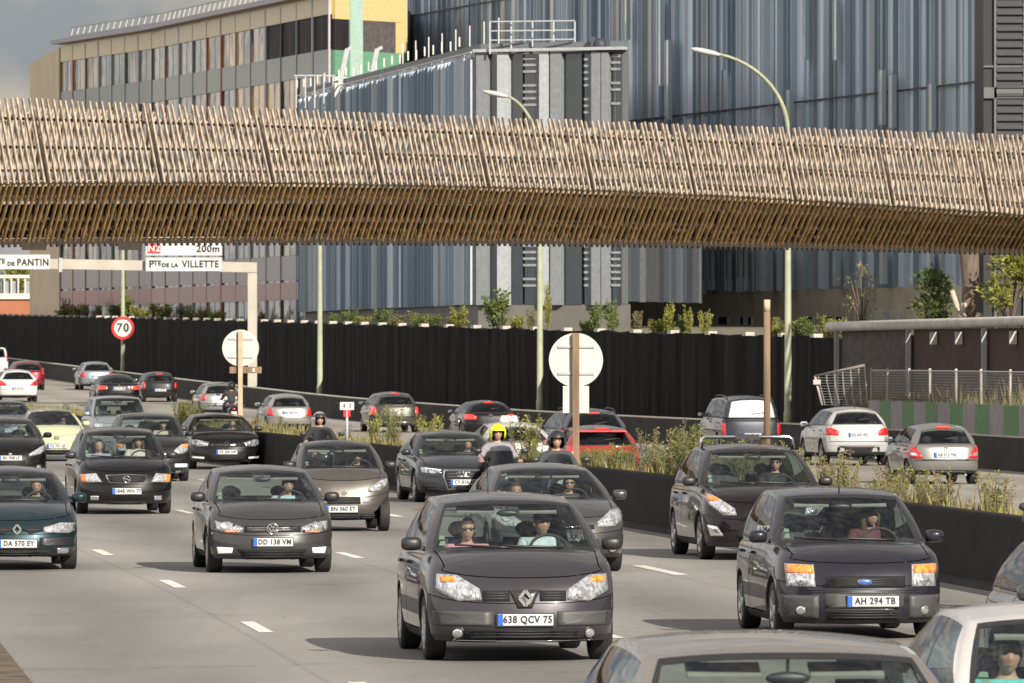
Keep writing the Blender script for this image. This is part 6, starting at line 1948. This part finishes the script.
seat_person('focus', 'driver in sunglasses in the grey hatchback behind the foreground people carrier', 1, pose='driver', shirt='darkgrey2', col=(.05, .05, .06), hair='hairb', glasses=True)
seat_person('focus', 'blond passenger in the grey hatchback behind the foreground people carrier', -1, pose='passenger', shirt='sand', col=(.3, .25, .2), hair='hairb', dz=-.10)
near('gscenic', 'black people carrier with a silver roof bar behind the blue grey hatchback', 762, 559,
     dict(L=4.37, W=1.845, H=1.68, wb=2.70, fo=.88, zs0=.82, zc=1.08, yc=1.02, yw=1.72, yr=3.9, yb=4.22, zrb=1.07, zs1=1.05, rw=.33, paint='plum', roofhw=.63, rim='five', bar=True, black_mirrors=True),
     dict(head=hp((.88, .98), (.78, .96), (.50, .76), (.48, .66), (.66, .66), (.84, .82)), ind=hp((.86, .95), (.78, .945), (.68, .88), (.83, .86)), lamps=[(.62, .73, .055)], grille=dict(poly=rect(-.42, .42, .58, .66), slats=2), lower=dict(poly=hp((-.5, .40), (.5, .40), (.40, .22), (-.40, .22)), slats=3, trap=True), fog=[hp((.86, .52), (.74, .50), (.66, .36), (.82, .36))], emb=('diamond', .68, 1.1), plate=('AM 317 BK', .46)))
seat_person('gscenic', 'driver in sunglasses in the black people carrier with the silver roof bar', 1, pose='driver', shirt='black2', col=(.02, .02, .025), hair='hairb', glasses=True, turn=-.2)
near('megane3', 'glossy black hatchback with a big diamond badge and bright strip lights', 223, 469,
     dict(L=4.30, W=1.81, H=1.47, wb=2.64, fo=.88, zs0=.76, zc=1.0, yc=1.1, yw=1.85, yr=3.7, yb=4.1, zrb=1.0, zs1=.98, rw=.32, paint='black', roofhw=.60, rim='five', black_mirrors=True),
     dict(dark=True, head=hp((.87, .78), (.70, .78), (.44, .70), (.46, .62), (.72, .60), (.86, .66)), lamps=[(.60, .69, .05)], grille=dict(poly=rect(-.46, .46, .60, .68), slats=1, sc='chrome', st=.006), lower=dict(poly=hp((-.5, .42), (.5, .42), (.42, .24), (-.42, .24)), slats=3, trap=True), drl=hp((.84, .345), (.56, .325), (.56, .285), (.82, .30)), emb=('diamond', .64, 1.5), emb_back=False, plate=('CR 206 SW', .46)))
seat_person('megane3', 'driver of the glossy black hatchback with strip lights', 1, pose='driver', shirt='dark3', col=(.04, .04, .04), hair='hairk')
near('rx', 'dark grey people carrier with orange tipped headlamps behind the black people carrier', 151, 481,
     dict(L=4.17, W=1.72, H=1.62, wb=2.58, fo=.83, zs0=.80, zc=1.06, yc=.95, yw=1.62, yr=3.75, yb=4.05, zrb=1.05, zs1=1.02, rw=.31, paint='darkgrey', roofhw=.60, rim='seven'),
     dict(head=hp((.83, .90), (.64, .88), (.46, .74), (.46, .66), (.66, .66), (.82, .74)), ind=hp((.815, .885), (.66, .87), (.60, .82), (.81, .81)), grille=dict(poly=rect(-.40, .40, .62, .70), slats=2, sc='chrome'), lower=dict(poly=rect(-.5, .5, .24, .34), slats=2), fog=[rect(.48, .78, .34, .42)], fog_on=True, emb=('diamond', .66, 1.0), plate=('412 PGN 93', .47), band=[(rect(-.8, .8, .18, .205), 'chrome')]))
seat_person('rx', 'driver of the dark grey people carrier with orange tipped headlamps', 1, pose='driver', shirt='sand2', col=(.4, .35, .28), hair='hairg')
near('van', 'pale blue grey boxy people carrier behind the dark people carriers', 120, 452,
     dict(L=4.6, W=1.80, H=1.74, wb=2.8, fo=.9, zs0=.86, zc=1.12, yc=.95, yw=1.55, yr=4.2, yb=4.45, zrb=1.1, zs1=1.08, rw=.32, paint='ice', roofhw=.66, rim='cap'),
     dict(head=hp((.84, .88), (.60, .88), (.52, .70), (.82, .70)), grille=dict(poly=rect(-.45, .45, .66, .78), slats=2), lower=dict(poly=rect(-.5, .5, .25, .36), slats=2), fog=[(.64, .32, .045)], plate=('655 MKD 92', .46)))
near('beetle', 'pale lime cream rounded coupe with two people, left lane', 54, 461,
     dict(L=4.28, W=1.77, H=1.49, wb=2.54, fo=.87, zs0=.70, zc=1.0, yc=1.22, yw=1.85, yr=3.2, yb=4.0, zrb=.90, zs1=.78, rw=.33, paint='cream', roofhw=.56, doors=3, quarter=False, af=.85, ar=.75, nf=2.2, nr=2.3, crown=.10, dropf=.09, dropr=.12, hoodbulge=.08),
     dict(head=circ(.62, .66, .12, 18), lamps=[(.62, .66, .07)], lower=dict(poly=rect(-.52, .52, .20, .33), slats=2), emb=('letters_in_ring', .66, 1.1), plate=('CH 751 QS', .43), band=[(rect(-.7, .7, .165, .185), 'chrome')]))
seat_person('beetle', 'driver of the pale lime cream coupe', 1, pose='driver', shirt='dark4', col=(.06, .05, .05), hair='hairk')
seat_person('beetle', 'passenger of the pale lime cream coupe', -1, pose='passenger', shirt='sand3', col=(.4, .3, .25), hair='hairb', dz=-.08)
near('p307', 'black hatchback with long swept headlamps at the left edge', 8, 481,
     dict(L=4.21, W=1.75, H=1.51, wb=2.61, fo=.90, zs0=.70, zc=1.03, yc=1.0, yw=1.78, yr=3.65, yb=4.0, zrb=1.02, zs1=.99, rw=.31, paint='black', roofhw=.59, af=.75),
     dict(head=hp((.82, .87), (.70, .82), (.42, .65), (.44, .60), (.72, .66), (.82, .74)), grille=dict(poly=hp((-.36, .50), (.36, .50), (.30, .34), (-.30, .34)), slats=3, trap=True), lower=dict(poly=rect(-.5, .5, .22, .28), slats=1, sc='chrome'), fog=[(.66, .34, .05)], emb=('lion', .63, .9), plate=('BX 908 LF', .56), band=[(rect(-.78, .78, .29, .315), 'chrome')]))
near('darkblue', 'dark blue grey saloon behind the lime cream coupe at the left edge', 9, 443,
     dict(L=4.5, W=1.76, H=1.45, wb=2.7, fo=.9, zs0=.72, zc=.96, yc=1.2, yw=1.95, yr=3.4, yb=3.95, zrb=.98, zs1=.95, rw=.31, paint='bluegrey', roofhw=.58),
     dict(head=hp((.80, .72), (.50, .72), (.46, .60), (.78, .60)), grille=dict(poly=rect(-.38, .38, .58, .68), slats=2, frame='chrome'), lower=dict(poly=rect(-.5, .5, .24, .34), slats=2), plate=('931 RTA 94', .44)))
# --- three cars cut by the lower right corner
near('silver', 'silver beige car in the bottom foreground showing only its roof and windscreen', 808, 962,
     dict(L=4.26, W=1.80, H=1.57, wb=2.69, fo=.84, zs0=.80, zc=1.04, yc=.95, yw=1.50, yr=3.85, yb=4.1, zrb=1.05, zs1=1.02, rw=.32, paint='beige', roofhw=.645, crown=.07),
     dict(head=hp((.80, .86), (.6, .85), (.42, .72), (.42, .62), (.8, .64)), grille=dict(poly=rect(-.4, .4, .58, .68), slats=2), lower=dict(poly=rect(-.5, .5, .22, .33), slats=2), plate=('264 NLB 95', .42)))
seat_person('silver', 'driver of the silver beige car in the bottom foreground', 1, pose='driver', shirt='dark5', col=(.03, .03, .03), hair='hairk')
near('white', 'white hatchback in the bottom right corner with a driver in turquoise', 1103, 860,
     dict(L=3.98, W=1.72, H=1.48, wb=2.51, fo=.82, zs0=.74, zc=.98, yc=.95, yw=1.58, yr=3.5, yb=3.85, zrb=1.0, zs1=.97, rw=.30, paint='white', roofhw=.60, mz=-.12),
     dict(head=hp((.78, .80), (.58, .78), (.42, .66), (.44, .60), (.78, .60)), grille=dict(poly=rect(-.38, .38, .56, .64), slats=2), lower=dict(poly=rect(-.46, .46, .2, .32), slats=2), plate=('CN 583 GZ', .43)))
seat_person('white', 'passenger in a turquoise top inside the white hatchback at the bottom right', -1, pose='passenger', shirt='turquoise', col=(.12, .5, .5), hair='hairk', dz=-.02)
near('edge', 'grey estate car at the right edge showing its side windows', 1158, 722,
     dict(L=4.5, W=1.76, H=1.50, wb=2.68, fo=.86, zs0=.74, zc=.98, yc=1.1, yw=1.8, yr=4.15, yb=4.38, zrb=1.0, zs1=.98, rw=.31, paint='midgrey', roofhw=.59),
     dict(head=hp((.80, .74), (.5, .74), (.48, .6), (.8, .6)), grille=dict(poly=rect(-.4, .4, .56, .66), slats=2), lower=dict(poly=rect(-.5, .5, .22, .33), slats=2), plate=('507 KDT 78', .43)))

# --- the far carriageway
away('clio_r', 'silver hatchback driving away nearest the right, below the green hoarding', 941, 43,
     dict(L=3.81, W=1.64, H=1.42, wb=2.47, fo=.75, zc=.95, yc=1.0, yw=1.68, yr=3.4, yb=3.68, zrb=.93, zs1=.92, rw=.29, paint='lightgrey', roofhw=.57, zb=.22, ar=.4),
     dict(tail=hp((.81, .96), (.73, .93), (.53, .67), (.52, .60), (.81, .60)), rev=hp((.76, .74), (.66, .73), (.62, .66), (.76, .66)), plate=('AB 512 YN', .68), brake3=1.32, emb=('diamond', .82, .8), band=[(rect(-.80, .80, .545, .59), 'trim'), (rect(-.5, .5, .22, .30), 'trim')]))
away('qashqai', 'white crossover driving away beside the end of the hoarding', 853, 36.8,
     dict(L=4.32, W=1.78, H=1.60, wb=2.63, fo=.9, zc=1.05, yc=1.1, yw=1.8, yr=3.9, yb=4.2, zrb=1.12, zs1=1.08, rw=.34, paint='offwhite', roofhw=.60, zb=.26, antenna='rear'),
     dict(tail=hp((.86, 1.02), (.72, 1.04), (.52, .94), (.54, .82), (.86, .84)), plate=('AX 640 HD', .84), band=[(rect(-.84, .84, .26, .55), 'trim'), (rect(-.28, .28, .93, .955), 'chrome')]))
away('berlingo', 'dark high roofed van driving away left of the lamp post, pale rear window', 747, 33.5,
     dict(L=4.38, W=1.81, H=1.80, wb=2.73, fo=.85, zc=1.15, yc=.9, yw=1.5, yr=4.2, yb=4.34, zrb=1.12, zs1=1.1, rw=.32, paint='slate', roofhw=.70, rails='trim', ar=.3, rearglass='sky_sheen_pane'),
     dict(tail=hp((.87, .98), (.76, .98), (.76, .62), (.87, .62)), plate=('BG 774 RC', .62)), name='van', cat='van')
away('smax', 'blue grey estate driving away, partly behind the large round sign', 590, 38.5,
     dict(L=4.7, W=1.86, H=1.62, wb=2.85, fo=.95, zc=1.06, yc=1.1, yw=1.85, yr=4.25, yb=4.6, zrb=1.10, zs1=1.06, rw=.34, paint='bluegrey', roofhw=.64, rails='trim', tint=True),
     dict(tail=hp((.90, 1.06), (.66, 1.04), (.64, .90), (.90, .86)), plate=('BR 145 TZ', .80), brake3=1.5))
away('red', 'bright red small car driving away behind the weeds and the large round sign', 600, 44.8,
     dict(L=3.9, W=1.70, H=1.44, wb=2.5, fo=.78, zc=.97, yc=1.0, yw=1.7, yr=3.5, yb=3.78, zrb=.98, zs1=.95, rw=.30, paint='red', roofhw=.60, roofmat='bluegrey', tint=True),
     dict(tail=hp((.84, .98), (.66, .98), (.66, .70), (.84, .70)), plate=('CA 390 WB', .66), spoiler=True, brake3=1.36))
away('taxi', 'off white saloon taxi with a roof light, driving away behind the yellow helmet', 516, 43,
     dict(L=4.6, W=1.80, H=1.46, wb=2.75, fo=.85, zc=.97, yc=1.15, yw=1.85, yr=3.35, yb=3.95, zrb=1.0, zs1=.96, rw=.32, paint='offwhite', roofhw=.58),
     dict(tail=hp((.86, .92), (.62, .92), (.62, .74), (.86, .74)), plate=('AV 268 KP', .76)))
root, sp = CARS['taxi']; b = MB(); b.box((0, .0, sp['H']+.06), (.42, .14, .12), 0, taper=.8); b.build('roof_light', [M['sign_white']], root)
away('scirocco', 'black sports hatch driving away with both brake lights glowing', 487, 29.3,
     dict(L=4.26, W=1.81, H=1.41, wb=2.58, fo=.85, zc=.95, yc=1.15, yw=1.85, yr=3.65, yb=4.05, zrb=.98, zs1=.95, rw=.33, paint='black', roofhw=.60, tint=True, doors=3),
     dict(tail=hp((.84, .92), (.62, .93), (.46, .86), (.48, .76), (.84, .76)), on=True, plate=('AW 933 NE', .55), brake3=1.33, emb=('letters_in_ring', .86, 1.1)))
away('clio3', 'dark olive hatchback driving away behind the silver helmet, glowing tail lights', 394, 27.4,
     dict(L=3.99, W=1.71, H=1.49, wb=2.58, fo=.8, zc=1.0, yc=1.0, yw=1.7, yr=3.6, yb=3.88, zrb=1.0, zs1=.98, rw=.31, paint='olive', roofhw=.59),
     dict(tail=hp((.84, .94), (.72, .92), (.70, .68), (.84, .66)), on=True, plate=('BD 457 AL', .74), brake3=1.42, band=[(rect(-.82, .82, .36, .39), 'chrome')]))
away('clio_l', 'silver hatchback with red tail lights driving away right of the small sign post', 288, 27.4,
     dict(L=3.81, W=1.64, H=1.42, wb=2.47, fo=.75, zc=.95, yc=1.0, yw=1.68, yr=3.4, yb=3.68, zrb=.93, zs1=.92, rw=.29, paint='silver', roofhw=.57),
     dict(tail=hp((.81, .96), (.70, .93), (.58, .67), (.58, .60), (.81, .60)), plate=('836 QNF 93', .72), band=[(rect(-.80, .80, .545, .585), 'paint')]))
away('golf', 'grey and silver boxy hatchback driving away left of the small sign post', 220, 24.6,
     dict(L=4.02, W=1.70, H=1.44, wb=2.47, fo=.82, zc=.95, yc=1.15, yw=1.75, yr=3.65, yb=3.9, zrb=.95, zs1=.93, rw=.30, paint='silver', roofhw=.59, roofmat='slate'),
     dict(tail=hp((.83, .90), (.64, .90), (.64, .68), (.83, .68)), plate=('429 LPX 92', .55), band=[(rect(-.82, .82, .44, .50), 'trim')]))
away('small_dark', 'small dark hatchback driving away between the two far silver hatchbacks', 159, 21.8,
     dict(L=3.7, W=1.62, H=1.40, wb=2.4, fo=.75, zc=.94, yc=1.0, yw=1.65, yr=3.3, yb=3.58, zrb=.93, zs1=.92, rw=.28, paint='darkgrey', roofhw=.56),
     dict(tail=hp((.80, .90), (.66, .90), (.66, .62), (.80, .62)), plate=('BE 118 VV', .55), brake3=1.3))
away('c5', 'black saloon driving away with wide red lamps, before the far silver car', 117, 22.6,
     dict(L=4.75, W=1.86, H=1.45, wb=2.8, fo=.95, zc=.97, yc=1.2, yw=1.95, yr=3.7, yb=4.35, zrb=1.02, zs1=.99, rw=.32, paint='black', roofhw=.60),
     dict(tail=hp((.88, .92), (.50, .90), (.48, .76), (.88, .74)), on=True, plate=('CK 701 DM', .80), emb=('chevrons', .92, .9), band=[(rect(-.3, .3, .70, .72), 'chrome')]))
away('far_silver', 'far silver hatchback driving away next to the black barrier, left of the 70 sign', 96, 19.6,
     dict(L=4.1, W=1.70, H=1.47, wb=2.55, fo=.8, zc=1.0, yc=1.0, yw=1.7, yr=3.65, yb=3.95, zrb=.98, zs1=.96, rw=.30, paint='ice', roofhw=.59),
     dict(tail=hp((.83, .95), (.66, .93), (.58, .66), (.83, .66)), plate=('273 JHC 75', .70)))
away('p308', 'bright white hatchback driving away at the left edge with red lamps', 17, 21.8,
     dict(L=4.28, W=1.80, H=1.50, wb=2.6, fo=.9, zc=1.0, yc=1.1, yw=1.8, yr=3.7, yb=4.05, zrb=1.04, zs1=1.0, rw=.32, paint='white', roofhw=.60, tint=True),
     dict(tail=hp((.87, 1.0), (.70, .96), (.52, .82), (.54, .74), (.87, .76)), plate=('BP 362 QE', .62)))
away('dark_red', 'dark red hatchback driving away just ahead of the white hatchback', 27, 19.6,
     dict(L=4.1, W=1.74, H=1.50, wb=2.55, fo=.8, zc=1.0, yc=1.0, yw=1.7, yr=3.65, yb=3.95, zrb=1.0, zs1=.97, rw=.31, paint='darkred', roofhw=.60),
     dict(tail=hp((.85, 1.05), (.70, 1.05), (.70, .80), (.85, .80)), plate=('CD 094 JU', .60)))
away('white_van', 'white van driving away at the left edge beyond the dark red hatchback', -9, 17.4,
     dict(L=4.5, W=1.86, H=1.80, wb=2.8, fo=.85, zc=1.2, yc=.85, yw=1.4, yr=4.42, yb=4.47, zrb=1.2, zs1=1.2, rw=.32, paint='white', roofhw=.78, ar=.2, crown=.05, dropr=.04, quarter=False, rim='cap'),
     dict(tail=hp((.90, 1.45), (.80, 1.45), (.80, .95), (.90, .95)), plate=('AS 819 CR', .6)), name='van', cat='van')

# --- motorbikes and riders
def biker(px, y, blabel, plabel, helm, jacket, col, away_=False, s=None, apron=False, rz_add=0.0, col_bike='paint_black'):
    if s is None: s = (y-HY)/CAMZ
    D = FPX/s; X = (px-CX)*D/FPX; z = rise(D) if away_ else 0
    rz = math.atan(-slope(Xm, D))+(math.pi if away_ else 0)+rz_add
    motorbike(blabel, (X, D, z), rz, col_bike, apron=apron)
    o = Vector((X, D, z))+Matrix.Rotation(rz, 3, 'Z') @ Vector((0, .12, .79))
    person(plabel, o, rz, 'rider', jacket, col, helmet=helm, scale=1.06)
biker(498, 518, 'scooter with a dark windshield and leg cover under the yellow helmeted rider', 'scooter rider in a lilac grey jacket and bright yellow helmet', 'helmet_yellow', 'lilac', (.22, .205, .24), apron=True)
biker(557, 533, 'motorbike with a yellow indicator under the black helmeted rider', 'motorbike rider in a dark jacket and glossy black helmet', 'helmet_black', 'charcoal', (.04, .045, .05))
biker(320, 489, 'motorbike behind the tiny city car, ridden by the silver helmet', 'motorbike rider in a black jacket and silver helmet behind the city car', 'helmet_silver', 'blackleather', (.018, .018, .02))
biker(231, 0, 'motorbike driving away on the far carriageway behind the glossy black hatchback', 'dark clad rider in a black helmet seen from behind, under the small sign', 'helmet_black', 'blackjacket', (.025, .025, .028), True, 26.5)
biker(1054, 612, 'motorbike at the right edge with its mirror sticking out beside the median', 'rider mostly outside the right edge behind the grey estate car', 'helmet_black', 'greyjacket', (.08, .08, .085))
